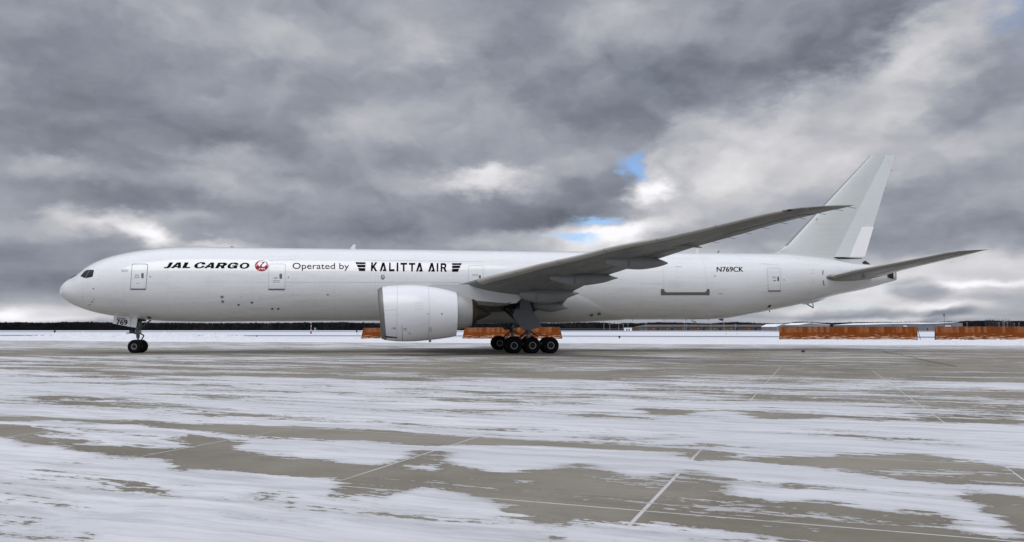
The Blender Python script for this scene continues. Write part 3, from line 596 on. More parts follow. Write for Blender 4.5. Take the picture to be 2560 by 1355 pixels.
# ports, vents and plates
def dots(name, L_, m): return decal(name, [ell(x, y, r, r*(ry if ry else 1), 14) for x, y, r, ry in L_], m, off=.016, L=4)
for q in [(596.5, 762, 3.0), (629.7, 756.5, 3.2), (680.6, 772, 3), (695.5, 772, 3), (819.7, 736.6, 2.2)]: dots('round_port', [(q[0], q[1], q[2], .85)], SEAL)
for q in [(555.2, 742.3, 3.9), (556.7, 754, 3.9)]: dots('grey_port', [(*q, .9)], GREYP)
dots('static_port', [(233.5, 721.8, 1.7, 1), (235.4, 748, 1.2, 1), (230.4, 754.5, 2.0, .8), (225.5, 761, 1.6, .7), (375.6, 691.9, 1.5, 1), (484, 756.8, 1.1, 1), (721, 693, 1.4, 1), (603, 743, .9, 1), (652, 745, .9, 1), (207, 742, .8, 1), (246, 699, .8, 1), (1960, 699.6, 1.3, 1), (2032, 675.6, 1.2, .6), (2031, 683.2, 1.2, .6), (2034, 705.3, 1.3, .6), (1552, 699, 1.3, .5), (1787, 690, 1.6, 1)], SEAL)
decal('pitot_streak', [[(217, 763.3), (222, 762), (226, 760.5), (226, 761.5), (222, 763)]], SEAL); decal('static_vent', [[(367, 791.2), (375.5, 791.2), (379.5, 796), (370, 796)]], SUNK)
win = decal('cabin_window', [ell(957, 692.6, 4.9, 6.4, 20)], SEAL, off=.012, L=3); decal('window_pane', [ell(957.2, 691.6, 3.6, 4.8, 20)], mat('pale_window_pane', (.40, .42, .42), .15, coat=.5), win, off=.018, L=3)
decal('outflow_vent', [[(1918, 768.5), (1922.5, 762.5), (1928.5, 762), (1925, 768)]], SUNK)
# seams and removed window belt
decal('skin_seam', [bx2(640, 705.2, 1150, 705.8), [(672, 651.2), (735, 649.3), (735, 649.7), (672, 651.7)], [(910, 650), (1210, 654), (1210, 654.4), (910, 650.4)], bx2(1600, 709, 1658, 709.5), [(1906, 658.5), (1950, 664), (1950, 664.4), (1906, 659)]], mat('faint_seam', (.58, .59, .60), .5), off=.012, L=6)
decal('tail_plate', [[(2056, 675.5), (2059, 675.5), (2058.3, 687), (2055.5, 687)]], GREYP); decal('tail_plate', [[(2056, 701), (2059, 701), (2061.5, 713.5), (2058.5, 713.5)]], GREYP)

# antennas and drains
def blade(name, x, z, h, c, sweep, m=WHITE, t=.03, down=False, y=0.):
    s = -1 if down else 1; b = MB(); R = []
    for f in (0, .5, 1):
        x0 = x+sweep*f; cc = c*(1-.55*f); R.append([(x0+cc*(.5-.5*math.cos(a)), y+t*(1-.5*f)*math.sin(a), z+s*h*f) for a in [2*math.pi*k/12 for k in range(12)]])
    return b.loft(R).build(name, m, AC)
blade('blade_antenna', 22.6, 8.66, .42, .45, .28); blade('blade_antenna', 53.3, 8.80, .42, .38, .22); blade('blade_antenna', 55.35, 8.82, .26, .22, .2, m=GREYP)
blade('beacon_light', 12.9, 8.65, .09, .42, .02, m=DARKM, t=.12); blade('blade_antenna', 35.2, 8.7, .06, .8, .0, m=GREYP, t=.2); blade('blade_antenna', 37.3, 8.7, .06, .8, .0, m=GREYP, t=.2)
blade('drain_mast', 55.3, 2.84, .16, .6, .35, m=FAIRG, down=True); blade('drain_mast', 60.3, 3.62, .16, .12, .05, m=SEAL, down=True)
for x in (47.3, 50.2, 52.3, 54.4, 29.4): blade('drain_mast', x, float(fbot(x))+.02, .08, .12, .04, m=SEAL, down=True)
sk = MB(); sk.add([(63.2, -.12, 4.25), (66.0, -.12, 4.75), (64.9, -.12, 4.40), (63.9, -.12, 4.18), (63.2, .12, 4.25), (66.0, .12, 4.75), (64.9, .12, 4.40), (63.9, .12, 4.18)], [(0, 1, 2, 3), (4, 5, 6, 7), (0, 1, 5, 4), (1, 2, 6, 5), (2, 3, 7, 6), (3, 0, 4, 7)]); tsk = sk.build('tail_skid_fairing', WHITE, AC, smooth=False)
MB().tube([(63.95, 0, 4.3), (64.7, 0, 3.88)], .05, 8).tube([(64.65, 0, 4.4), (64.7, 0, 3.88)], .04, 8).build('tail_skid', DARKM, AC)
pp = MB()
for i in range(4): pp.tube([(53.0+i*.12-.2, .0, 2.70-i*.10), (53.45+i*.10-.2, 0, 2.60-i*.12)], .025, 6)
pp.build('striped_tail_pogo', GREYP, AC)

# belly fairing
def belly_ring(x):
    amax = np.interp(x, [27.5, 30, 38, 40, 41.5, 43, 44.3, 45.4, 46.6], [20, 78, 84, 82, 76, 62, 48, 33, 12]); off = np.interp(x, [27.5, 30, 33, 41, 44, 46.6], [0, .2, .38, .40, .22, .0]); r = []
    for k in range(41):
        a = (k/40*2-1)*amax; u = abs(a)/amax; f = (1-u**5); o = off*f*(1.15-.5*math.cos(math.radians(a)) if True else 1)-.03*u
        P = fus(x, math.radians(180-a)); n = np.array([0, P[1]/3.1, (P[2]-5.7)/3.1]); n = n/np.linalg.norm(n); r.append(P+n*o)
    return r
BF = MB().loft([belly_ring(x) for x in np.concatenate([np.linspace(27.5, 40, 24), np.linspace(40.4, 46.6, 22)])], closed=False).build('belly_fairing', BELLY, AC, angle=1.2)
def bsurf(x, y, off):
    P = hit(x, y, 0.); return P+np.array([0, -.24-off, -.05])
decal('fairing_vent', [[(1472.5, 784.7), (1480.5, 783.7), (1479.8, 789.3), (1472, 790)]], SEAL, BF, surf=bsurf, off=.1); decal('fairing_vent', [[(1491.8, 781.5), (1499.5, 780.5), (1499, 786.3), (1491.2, 787.3)]], SEAL, BF, surf=bsurf, off=.1)

# wings
def LEx(y): return 27.0+.70*(y-3.1) if y <= 30.35 else 46.07+.70*(y-30.35)+(y-30.35)**1.6*.20
zLE = pchip([0, 3.1, 6, 8.8, 10.9, 13.45, 15.9, 18.4, 21.1, 23.6, 25.8, 27.85, 29.9, 30.9, 31.8, 32.5], [3.9, 4.25, 4.78, 5.20, 5.58, 5.92, 6.29, 6.60, 7.0, 7.22, 7.48, 7.77, 8.02, 8.06, 8.04, 7.98])
xTE = pchip([0, 3.1, 7, 10.4, 11.5, 14.3, 15.8, 18.7, 21.8, 24.6, 27.4, 29.3, 30.2, 31.2, 32.0, 32.5], [40.4, 40.04, 39.7, 39.45, 39.78, 41.01, 41.72, 43.08, 44.56, 45.86, 47.17, 48.05, 48.42, 48.55, 48.48, 48.36])
zTE = pchip([0, 3.1, 7, 10.4, 11.55, 14.3, 15.8, 18.7, 21.8, 24.6, 27.4, 29.3, 30.2, 32.5], [3.7, 3.85, 4.32, 4.80, 5.07, 5.76, 6.02, 6.51, 7.05, 7.42, 7.82, 8.01, 8.08, 8.0])
tcr = lambda y: np.interp(y, [0, 3.1, 10.4, 20, 30, 32.5], [.135, .132, .112, .098, .09, .08])
def yt(c, t): return 5*t*(.2969*math.sqrt(c)-.126*c-.3516*c*c+.2843*c**3-.1036*c**4)
def wing_pt(y, c, side, s):         # side +1 upper, -1 lower
    x0, x1 = LEx(y), float(xTE(y)); z0, z1 = float(zLE(y)), float(zTE(y)); ch = max(x1-x0, .05)
    z = z0-.04*ch*.3+(z1-z0)*c + side*yt(c, tcr(y))*ch*(1 if side > 0 else .85)+(.018*ch*math.sin(math.pi*c)**2*(-1 if c < .55 else .6) if side < 0 else 0)
    return np.array([x0+ch*c, s*y, z])
NC = 26; cs = [.5-.5*math.cos(math.pi*k/NC) for k in range(NC+1)]
def make_wing(s):
    ys = np.concatenate([np.linspace(1.5, 10.2, 14), np.linspace(10.4, 30.2, 40), np.linspace(30.5, 32.5, 9)])
    R = []
    for y in ys: R.append([wing_pt(y, c, 1, s) for c in cs[::-1]]+[wing_pt(y, c, -1, s) for c in cs[1:-1]])
    wg = MB().loft(R).build('wing', WINGG, AC, angle=.8)
    for lab, ya, yb in (('inboard', 3.4, 8.6), ('outboard', 10.6, 30.1)):
        seg = 1 if lab == 'inboard' else 6; e = np.linspace(ya, yb, seg+1)
        for i in range(seg):
            R = []
            for y in np.linspace(e[i]+.02, e[i+1]-.02, 10):
                r = []
                for (c, sd) in [(.13, 1), (.08, 1), (.04, 1), (.015, 1), (.004, 1), (0, 1), (.004, -1), (.015, -1), (.035, -1), (.06, -1)]:
                    P = wing_pt(y, c, sd, s); r.append(P+np.array([-.012, 0, sd*.012]))
                R.append(r)
            MB().loft(R, closed=False).build('slat', SLAT, wg)
    def band(name, y0, y1, c0, c1, m, sd=-1, off=.012):
        b = MB(); R = []
        for y in np.linspace(y0, y1, 26): R.append([wing_pt(y, c0+(c1-c0)*k/3, sd, s)+np.array([0, 0, sd*off]) for k in range(4)])
        return b.loft(R, closed=False).build(name, m, wg)
    band('flap_gap', 3.4, 10.0, .70, .704, SEAL); band('flap_gap', 11.2, 21.8, .742, .75, SEAL); band('flap_gap', 24.8, 29.6, .70, .71, SEAL); band('spar_seam', 10.8, 29.5, .17, .173, SEALT); band('spar_seam', 10.8, 29.8, .60, .604, SEALT)
    band('flap', 11.4, 21.6, .752, .985, FAIRG, off=.02); band('aileron', 24.9, 29.5, .712, .985, FAIRG, off=.02); band('flap', 3.5, 9.6, .71, .985, FAIRG, off=.02)
    for y in np.arange(11.5, 30, 1.3):       # access panels
        b = MB(); R = []
        for t in np.linspace(0, 2*math.pi, 18, endpoint=False):
            P = wing_pt(y+.28*math.cos(t), .36+.16*math.sin(t)/max(float(xTE(y))-LEx(y), 1)*1.2, -1, s); R.append(P+np.array([0, 0, -.006]))
        b.add(R, [tuple(range(18))]); b.build('access_panel', FAIRG, wg, smooth=False)
    for y in np.linspace(23, 31.8, 9):       # static wicks
        P = wing_pt(y, 1., -1, s); MB().tube([P, P+np.array([.42, 0, -.06])], .012, 5).build('static_wick', DARKM, wg)
    l1 = MB(); 
    def lamp(y, c, m, r, nm):
        P = wing_pt(y, .004, 1, s)+np.array([.06, 0, -.02]); b = MB(); n = 12
        R = [[P+np.array([math.cos(a)*r*q*1.0-.03*math.cos(f), s*(math.sin(a)*r*q*1.6), (math.cos(f)*r*.55-.02)*(1)]) for a in [2*math.pi*k/n for k in range(n)]] for f, q in [(0.01, .05), (.6, .6), (1.2, .95), (1.57, 1), (2.0, .95), (2.6, .6), (3.13, .05)]]
        b.loft(R); return b.build(nm, m, wg)
    lamp(30.35, 0, REDG if s < 0 else mat('green_lamp_glass', (.005, .08, .02), .1), .13, 'navigation_light'); lamp(31.0, 0, mat('clear_lamp_glass', (.20, .20, .17), .1), .12, 'strobe_light')
    R = []
    for y in np.linspace(31.75, 32.52, 6): R.append([wing_pt(y, c, 1, s)+np.array([0, 0, .015]) for c in (1, .6, .3, .1, .03, 0)]+[wing_pt(y, c, -1, s)-np.array([0, 0, .015]) for c in (.03, .1, .3, .6)])
    MB().loft(R).build('wing_tip_plate', TITAN, wg)
    # flap track fairings
    def fish(name, y, pts, hw):       # pts: (x, ztop, zbot, width factor)
        R = []; X_ = [p[0] for p in pts]; zt = pchip(X_, [p[1] for p in pts]); zb = pchip(X_, [p[2] for p in pts]); wf = pchip(X_, [p[3] for p in pts])
        for x in np.linspace(X_[0], X_[-1], 26):
            a, b_, q = float(zt(x)), float(zb(x)), float(wf(x))*hw; c = (a+b_)/2; h = max((a-b_)/2, .01)
            R.append([(x, s*(y+q*math.copysign(abs(math.sin(t))**.75, math.sin(t))), c+h*math.copysign(abs(math.cos(t))**.85, math.cos(t))) for t in [2*math.pi*k/20 for k in range(20)]])
        o = MB().loft(R).build(name, FAIRG, wg)
        return o
    f = fish('flap_track_fairing', 19.2, [(39.5, 6.40, 6.12, .2), (40.1, 6.5, 5.92, .6), (40.73, 6.6, 5.77, .9), (41.67, 6.65, 5.73, 1), (42.6, 6.55, 5.83, .85), (43.2, 6.38, 5.97, .55), (43.64, 6.22, 6.12, .1)], .34)
    f2 = fish('flap_track_fairing', 14.5, [(36.85, 5.6, 5.32, .2), (37.54, 5.7, 5.13, .6), (38.25, 5.75, 4.95, .9), (38.9, 5.8, 4.91, 1), (40, 5.82, 5.03, .95), (40.88, 5.74, 5.2, .7), (41.4, 5.6, 5.38, .4), (41.72, 5.52, 5.46, .1)], .38)
    f3 = fish('flap_track_fairing', 10.2, [(35.4, 4.75, 4.40, .3), (35.75, 4.85, 4.08, .7), (36.45, 4.95, 3.90, .95), (37.2, 5.0, 3.82, 1), (38.17, 5.0, 3.91, 1), (38.82, 4.95, 4.12, .85), (39.4, 4.8, 4.35, .5), (39.97, 4.63, 4.57, .1)], .55)
    f4 = fish('flap_track_fairing', 6.0, [(37.2, 4.1, 3.60, .5), (37.5, 4.15, 3.48, .8), (38.7, 4.15, 3.28, 1), (39.5, 3.95, 3.42, .7), (40.15, 3.66, 3.58, .1)], .42)
    f5 = fish('flap_track_fairing', 22.7, [(42.7, 6.98, 6.80, .3), (43.4, 7.0, 6.80, 1), (44.0, 6.98, 6.83, .6), (44.55, 6.86, 6.82, .1)], .12)
    for (yy, xx, za, zb_) in ((19.2, 40.95, 6.30, 5.74), (14.5, 38.5, 5.5, 4.92), (10.2, 36.6, 4.6, 3.88)):
        b = MB(); b.box((xx, s*(yy+.35*(1 if yy > 18 else 1.08 if yy > 12 else 1.5)), (za+zb_)/2+.04), (.03, .04, za-zb_-.16)); b.build('fairing_joint', SEAL, wg, smooth=False)
    return wg
for s in (-1, 1): make_wing(s)

# engines
ENY = 9.6
def make_engine(s):
    yc = s*ENY
    def ring(x, r, zc, n=64, sh=0.): return [(x-sh*(math.cos(t)*r), yc+r*math.sin(t), zc+r*math.cos(t)) for t in [2*math.pi*k/n for k in range(n)]]
    def skin(L_, name, m, par, n=64): return MB().loft([ring(x, r, z, n, sh) for x, r, z, sh in L_], cap=False).build(name, m, par, angle=.9)
    xs = [25.58, 25.9, 26.56, 27.2, 27.7, 28.6, 29.3, 29.8, 30.3, 30.78]; rr = pchip(xs, [1.93, 1.985, 2.04, 2.06, 2.055, 1.985, 1.90, 1.825, 1.73, 1.62]); zz = pchip(xs, [3.045, 3.06, 3.07, 3.08, 3.085, 3.085, 3.07, 3.055, 3.035, 3.015])
    L_ = [(x, float(rr(x)), float(zz(x)), .09 if x < 26 else .09*max(0, (26.6-x)/.6)) for x in np.linspace(25.58, 30.78, 30)] + [(30.74, 1.56, 3.015, 0), (29.5, 1.62, 3.03, 0)]
    eng = skin(L_, 'engine', NACW, AC)
    eng['label'] = 'large white turbofan engine under the near wing' if s < 0 else 'large white turbofan engine under the far wing'
    lipL = [(25.58, 1.932, 3.045, .09), (25.45, 1.90, 3.04, .09), (25.33, 1.85, 3.035, .09), (25.25, 1.79, 3.03, .09), (25.22, 1.73, 3.03, .09), (25.26, 1.66, 3.03, .09), (25.4, 1.60, 3.03, .09), (25.7, 1.57, 3.03, .05)]
    skin(lipL, 'intake_lip', LIP, eng)
    skin([(25.7, 1.57, 3.03, .05), (26.4, 1.62, 3.03, 0), (27.0, 1.63, 3.03, 0)], 'intake_duct', FAIRG, eng)
    fan = MB()
    fan.disc((26.9, yc, 3.03), [(0, 0.001)], 4) if False else None
    for k in range(22):
        a = 2*math.pi*k/22; da = .16
        pts = []
        for r in (.4, .8, 1.2, 1.6): pts.append([(26.7, yc+r*math.sin(a), 3.03+r*math.cos(a)), (27.0+.05*r, yc+r*math.sin(a+da), 3.03+r*math.cos(a+da))])
        fan.loft(pts, closed=False)
    fan.loft([ring(27.15, .01, 3.03, 24), ring(27.15, 1.62, 3.03, 24)], cap=False); fan.build('fan', DARKM, eng)
    skin([(26.15, .01, 3.03, 0), (26.3, .18, 3.03, 0), (26.6, .36, 3.03, 0), (26.95, .46, 3.03, 0)], 'fan_spinner', DARKM, eng, 24)
    skin([(29.8, 1.42, 3.12, 0), (30.5, 1.38, 3.19, 0), (30.8, 1.345, 3.205, 0), (31.4, 1.19, 3.18, 0), (31.92, 1.02, 3.165, 0), (31.9, .96, 3.165, 0)], 'core_cowl', CORE, eng)
    skin([(31.85, 1.0, 3.165, 0), (31.97, .985, 3.16, 0), (32.3, .80, 3.15, 0), (32.29, .74, 3.15, 0), (31.9, .8, 3.15, 0)], 'exhaust_nozzle', NOZ, eng)
    skin([(31.8, .62, 3.12, 0), (32.25, .58, 3.10, 0), (32.7, .40, 3.08, 0), (33.1, .2, 3.06, 0), (33.44, .01, 3.05, 0)], 'exhaust_plug', PLUG, eng, 32)
    skin([(29.6, 1.60, 3.03, 0), (29.6, 1.38, 3.12, 0)], 'fan_duct', SUNK, eng)
    # cowl joints as thin dark hoops, latch line, markings
    for x in (26.47, 28.72):
        r = float(rr(x)); z = float(zz(x)); skin([(x-.014, r+.004, z, 0), (x, r+.010, z, 0), (x+.014, r+.004, z, 0)], 'cowl_joint', SEALT, eng)
    if s < 0:
        def nsurf(px, py, off):
            P = aty(px, py, -9.6); x = min(max(P[0], 25.6), 30.7)
            d = ray(px, py); t = (-12.5-CY)/d[1]; st = .03/d[1]
            for _ in range(140):
                Q = C0+d*t; xx = min(max(Q[0], 25.58), 30.78)
                if (Q[1]+9.6)**2+(Q[2]-float(zz(xx)))**2 < float(rr(xx))**2: break
                t += st
            Q = C0+d*(t-st); n = np.array([0, Q[1]+9.6, Q[2]-float(zz(min(max(Q[0], 25.58), 30.78)))]); n /= np.linalg.norm(n); xx = min(max(Q[0], 25.58), 30.78)
            return np.array([Q[0], -9.6, float(zz(xx))])+n*(float(rr(xx))+off)
        Z3 = lambda x, y: (880+x/4.839, 620+y/4.839)
        D = lambda nm, P, m, off=.012: decal(nm, P, m, eng, off=off, L=4, surf=nsurf, tf=Z3)
        D('cowl_seam', [[(375, 752), (540, 742), (540, 745), (375, 755)]], SEALT); D('cowl_strip', [[(400, 1066), (545, 1080), (546, 1092), (402, 1082)]], SUNK)
        D('cowl_seam', [[(602, 932), (605, 932), (614, 1128), (610, 1128)]], SUNK)
        D('access_panel', [bx2(770, 662, 850, 740), bx2(772, 664, 848, 738)], SEALT); D('access_panel', [ell(811, 700, 5, 5, 10)], GREYP); D('access_panel', [ell(1087, 796, 11, 10, 14)], GREYP); D('access_panel', [ell(915, 795, 6, 6, 8)], SEAL)
        D('cowl_marking', [bx2(480, 966, 492, 976), bx2(502, 962, 524, 972), bx2(504, 974, 526, 984), bx2(620, 968, 630, 978), bx2(634, 968, 656, 978), bx2(622, 988, 668, 991), bx2(624, 999, 664, 1002), bx2(388, 708, 400, 711), bx2(388, 799, 402, 802)], GREYP)
        D('cowl_marking', [ell(697, 1032, 15, 12, 16), ell(697, 1032, 11, 8, 16)], GREYP); D('cowl_marking', [bx2(935, 955, 945, 1012), bx2(952, 960, 962, 1018), bx2(920, 964, 926, 972), bx2(920, 1030, 928, 1038)], SEALT)
    MB().box((28.9, yc-.0, 1.05), (.18, .16, .14)).build('drain_mast', SEAL, eng, smooth=False)
    # strake/pylon
    out = [(28.4, 5.05), (28.9, 5.20), (29.4, 5.24), (30.4, 5.22), (31.2, 5.20), (32.0, 5.2), (36.0, 5.1), (35.95, 4.45), (35.3, 3.86), (34.9, 3.80), (34.4, 3.78), (33.4, 3.86), (32.3, 4.0), (31.9, 4.15), (30.8, 4.5), (29.8, 4.8)]
    pb = MB(); R = []
    for yy, f in ((-.22, 1.), (-.16, 1.0), (0, 1.), (.16, 1.), (.22, 1.)):
        k = 0 if abs(yy) < .2 else .03; cx_, cz_ = 32.5, 4.6; R.append([(cx_+(x-cx_)*(1-k*.6), yc+yy*s, cz_+(z-cz_)*(1-k)) for x, z in out])
    pb.loft(R); py_ = pb.build('engine_pylon', NACW if False else FAIRP, AC, smooth=False)
    hb = MB(); hs = [(32.25, 4.02), (33.4, 3.90), (34.4, 3.82), (34.95, 3.84), (35.0, 3.93), (34.4, 3.74), (33.4, 3.72), (32.3, 3.80)]
    hs = [(32.2, 4.02), (33.3, 3.93), (34.4, 3.84), (34.95, 3.92), (34.6, 3.70), (33.6, 3.62), (32.35, 3.72)]
    hb.loft([[(x, yc+q, z) for x, z in hs] for q in (-.25, .25)]); hb.build('heat_shield', SOOT, py_, smooth=False)
    pl = MB()
    for (x0, z0, x1, z1) in [(33.0+2.2, 4.62, 33.0+2.9, 4.62)] if False else []: pass
    q = -s*0
    for (x, z, w_, h_) in [(32.15, 4.55, .012, .95), (33.0, 4.25, .9, .012), (33.0, 4.66, .9, .012), (32.6, 4.45, .012, .42), (33.45, 4.45, .012, .42), (34.5, 4.2, .012, .7)]: pl.box((x, yc+s*.224, z), (w_, .01, h_))
    for (x, z) in [(33.75, 4.32), (33.75, 4.58), (34.25, 4.32), (34.25, 4.58)]: pl.box((x, yc+s*.226, z), (.14, .01, .03))
    pl.build('pylon_seam', SEALT, py_, smooth=False)
FAIRP = mat('pylon_paint', (.50, .51, .50), .4, fn=grime((.50, .51, .50), .15, (.8, .8, .8), False))
for s in (-1, 1): make_engine(s)

# vertical fin and rudder
fLE = lambda z: float(np.interp(z, [7.4, 8.84, 9.05, 9.30, 9.6, 18.37], [60.2, 60.8, 61.35, 61.80, 62.05, 70.96]))
fTE = lambda z: 69.72+(z-8.57)*(73.43-69.72)/(18.46-8.57); fHG = lambda z: 66.82+(z-8.68)*(72.29-66.82)/(18.11-8.68); fTB = lambda z: 68.27+(z-8.55)*(69.69-68.27)/(11.42-8.55)
def fin_th(c, ch): return yt(c, .105)*ch
def fin_ring(z, xa, xb, n=18, blunt=False):
    x0, x1 = fLE(max(z, 9.3))+(fLE(z)-fLE(max(z, 9.3))), fTE(z); ch = fTE(z)-fLE(max(z, 9.3)); P = []; base = fLE(max(z, 9.3))
    xs_ = [xa+(xb-xa)*(.5-.5*math.cos(math.pi*k/n)) for k in range(n+1)]
    def h(x): c = min(max((x-base)/ch, .0), 1.); return max(yt(c, .105)*ch, .012) if x > xa+1e-6 or xa > base+.5 else .004
    return [(x, -h(x), z) for x in xs_]+[(x, h(x), z) for x in xs_[::-1]]
zs = list(np.linspace(7.6, 9.6, 12))+list(np.linspace(9.8, 18.37, 20))
R = [fin_ring(z, fLE(z), fHG(z)) for z in zs]
FIN = MB().loft(R).build('vertical_fin', FINW, AC, angle=.7)
fl = MB(); R = []
for z in np.linspace(9.6, 18.36, 12):
    x0 = fLE(z); ch = fTE(z)-x0; r = []
    for c in (.02, .009, .003, 0): r.append((x0+ch*c-.012, -yt(c, .105)*ch-.008, z))
    for c in (.003, .009, .02): r.append((x0+ch*c-.012, yt(c, .105)*ch+.008, z))
    R.append(r)
fl.loft(R, closed=False).build('fin_leading_edge', GREYP, FIN)
axis = Vector((72.29-66.82, 0, 18.11-8.68)).normalized(); hp = Vector((66.82, 0, 8.68))
def rot_about(P, p0, ax, ang): return [tuple(Matrix.Rotation(ang, 3, ax) @ (Vector(p)-p0)+p0) for p in P]
def rudder_ring(z, xa, xb, n=10):
    base = fLE(max(z, 9.6)); ch = fTE(z)-base; xs_ = [xa+(xb-xa)*k/n for k in range(n+1)]
    def h(x): c = min(max((x-base)/ch, 0), 1); return max(yt(c, .105)*ch, .015)
    return [(x, -h(x), z) for x in xs_]+[(x, h(x), z) for x in xs_[::-1]]
DEF = -math.radians(8)
up = [rot_about(rudder_ring(z, fHG(z)+.03, fTE(z)), hp, axis, DEF) for z in np.linspace(11.47, 18.44, 14)]
lo = [rot_about(rudder_ring(z, fHG(z)+.03, fTB(z)-.01), hp, axis, DEF) for z in np.linspace(8.60, 11.47, 8)]
RUD = MB().loft(up).loft(lo).build('rudder', RUDW, FIN, angle=.5)
ax2 = Vector((69.69-68.27, 0, 11.42-8.55)).normalized(); h2 = Vector((68.27, 0, 8.55)); M_ = Matrix.Rotation(DEF, 3, axis)
R = []
for z in np.linspace(8.60, 11.45, 8):
    P = rot_about(rudder_ring(z, fTB(z)+.012, fTE(z)), h2, ax2, -math.radians(12)); R.append(rot_about(P, hp, axis, DEF))
MB().loft(R).build('rudder_tab', TABW, FIN, angle=.5)
MB().add([(66.75, -.2, 8.66), (67.5, -.2, 8.45), (68.3, -.18, 8.46), (69.7, -.12, 8.52), (69.7, -.12, 8.56), (68.2, -.22, 8.56), (66.8, -.3, 8.70), (66.75, .2, 8.66), (67.5, .2, 8.45), (68.3, .18, 8.46), (69.7, .12, 8.52), (69.7, .12, 8.56), (68.2, .22, 8.56), (66.8, .3, 8.70)], [tuple(range(7)), tuple(range(7, 14))]+[(i, (i+1) % 7, 7+(i+1) % 7, 7+i) for i in range(7)]).build('rudder_gap_seal', DARKM, FIN, smooth=False)
def finsurf(px, py, off): P = aty(px, py, -.35); return np.array([P[0], -yt(.18, .105)*9-off, P[2]])
decal('fin_marking', [ell(2040.5, 548.5, 2.3, 2.3, 14), ell(2040.5, 548.5, 1.5, 1.5, 14)], SEAL, FIN, surf=finsurf, off=.05); decal('fin_marking', [bx2(2040, 550.8, 2041, 553)], SEAL, FIN, surf=finsurf, off=.05)
for z in (18.2, 17.0, 15.3): MB().tube([(fTE(z), 0, z), (fTE(z)+.3, 0, z+.03)], .012, 5).build('static_wick', DARKM, FIN)
MB().add([(70.0, -.1, 8.0), (70.55, -.1, 8.0), (70.05, -.1, 8.33), (69.8, -.1, 8.15), (70.0, .1, 8.0), (70.55, .1, 8.0), (70.05, .1, 8.33), (69.8, .1, 8.15)], [(0, 1, 2, 3), (4, 5, 6, 7), (0, 1, 5, 4), (1, 2, 6, 5), (2, 3, 7, 6), (3, 0, 4, 7)]).build('rudder_hinge_fairing', DARKM, FIN, smooth=False)
# APU exhaust
ax_ = MB(); ax_.box((72.95, -.26, 6.95), (.16, .16, .78)); ax_.build('exhaust_frame', CORE, AC, smooth=False)
decal('exhaust_opening', [[(2231, 678.5), (2219, 684), (2217.5, 689), (2221, 694), (2233, 697.5), (2233, 678.5)]], SUNK, off=.06, L=3)

# horizontal stabilisers
sLE = pchip([1.0, 2.5, 3.7, 6.0, 8.2, 9.9, 10.5, 11.05], [64.0, 64.95, 66.06, 68.17, 70.18, 71.72, 72.55, 73.6]); zsL = pchip([1.0, 2.5, 3.7, 6.0, 8.2, 10.0, 11.05], [6.62, 6.78, 7.10, 7.55, 7.98, 8.31, 8.35])
sTE = lambda y: 70.2+(min(y, 10.9)-2)*(73.3-70.2)/8.5+.15*max(0, y-10.4); zsT = pchip([0, 2.7, 3.45, 7.2, 10.5, 11.05], [6.6, 6.99, 7.17, 7.74, 8.23, 8.33])
def stab_pt(y, c, sd, s):
    x0, x1 = float(sLE(y)), max(sTE(y), float(sLE(y))+.12); ch = x1-x0; z0 = float(zsL(y)); z1 = float(zsT(y)); return np.array([x0+ch*c, s*y, z0-.03*ch+(z1-z0)*c+sd*yt(c, .10 if y > 2.5 else .12)*ch])
for s in (-1, 1):
    R = []
    for y in np.concatenate([np.linspace(.6, 10.0, 20), np.linspace(10.2, 11.05, 6)]): R.append([stab_pt(y, c, 1, s) for c in cs[::-1]]+[stab_pt(y, c, -1, s) for c in cs[1:-1]])
    ST = MB().loft(R).build('horizontal_stabilizer', STABG, AC, angle=.8)
    R = []
    for y in np.linspace(2.6, 10.0, 12): R.append([stab_pt(y, c, sd, s)+np.array([-.012, 0, sd*.012]) for c, sd in [(.07, 1), (.03, 1), (.01, 1), (0, 1), (.01, -1), (.03, -1), (.05, -1)]])
    MB().loft(R, closed=False).build('stabilizer_leading_edge', SLAT, ST)
    R = []
    for y in np.linspace(2.8, 10.3, 12): R.append([stab_pt(y, c, -1, s)-np.array([0, 0, .014]) for c in (.68, .78, .88, .985)])
    MB().loft(R, closed=False).build('elevator', mat('elevator_paint', (.60, .60, .57), .4), ST)
    MB().box((67.7, s*3.4, 6.68), (.10, .06, .34)).box((67.6, s*3.4, 6.52), (.24, .1, .12)).build('hinge_bracket', FAIRG, ST, smooth=False)

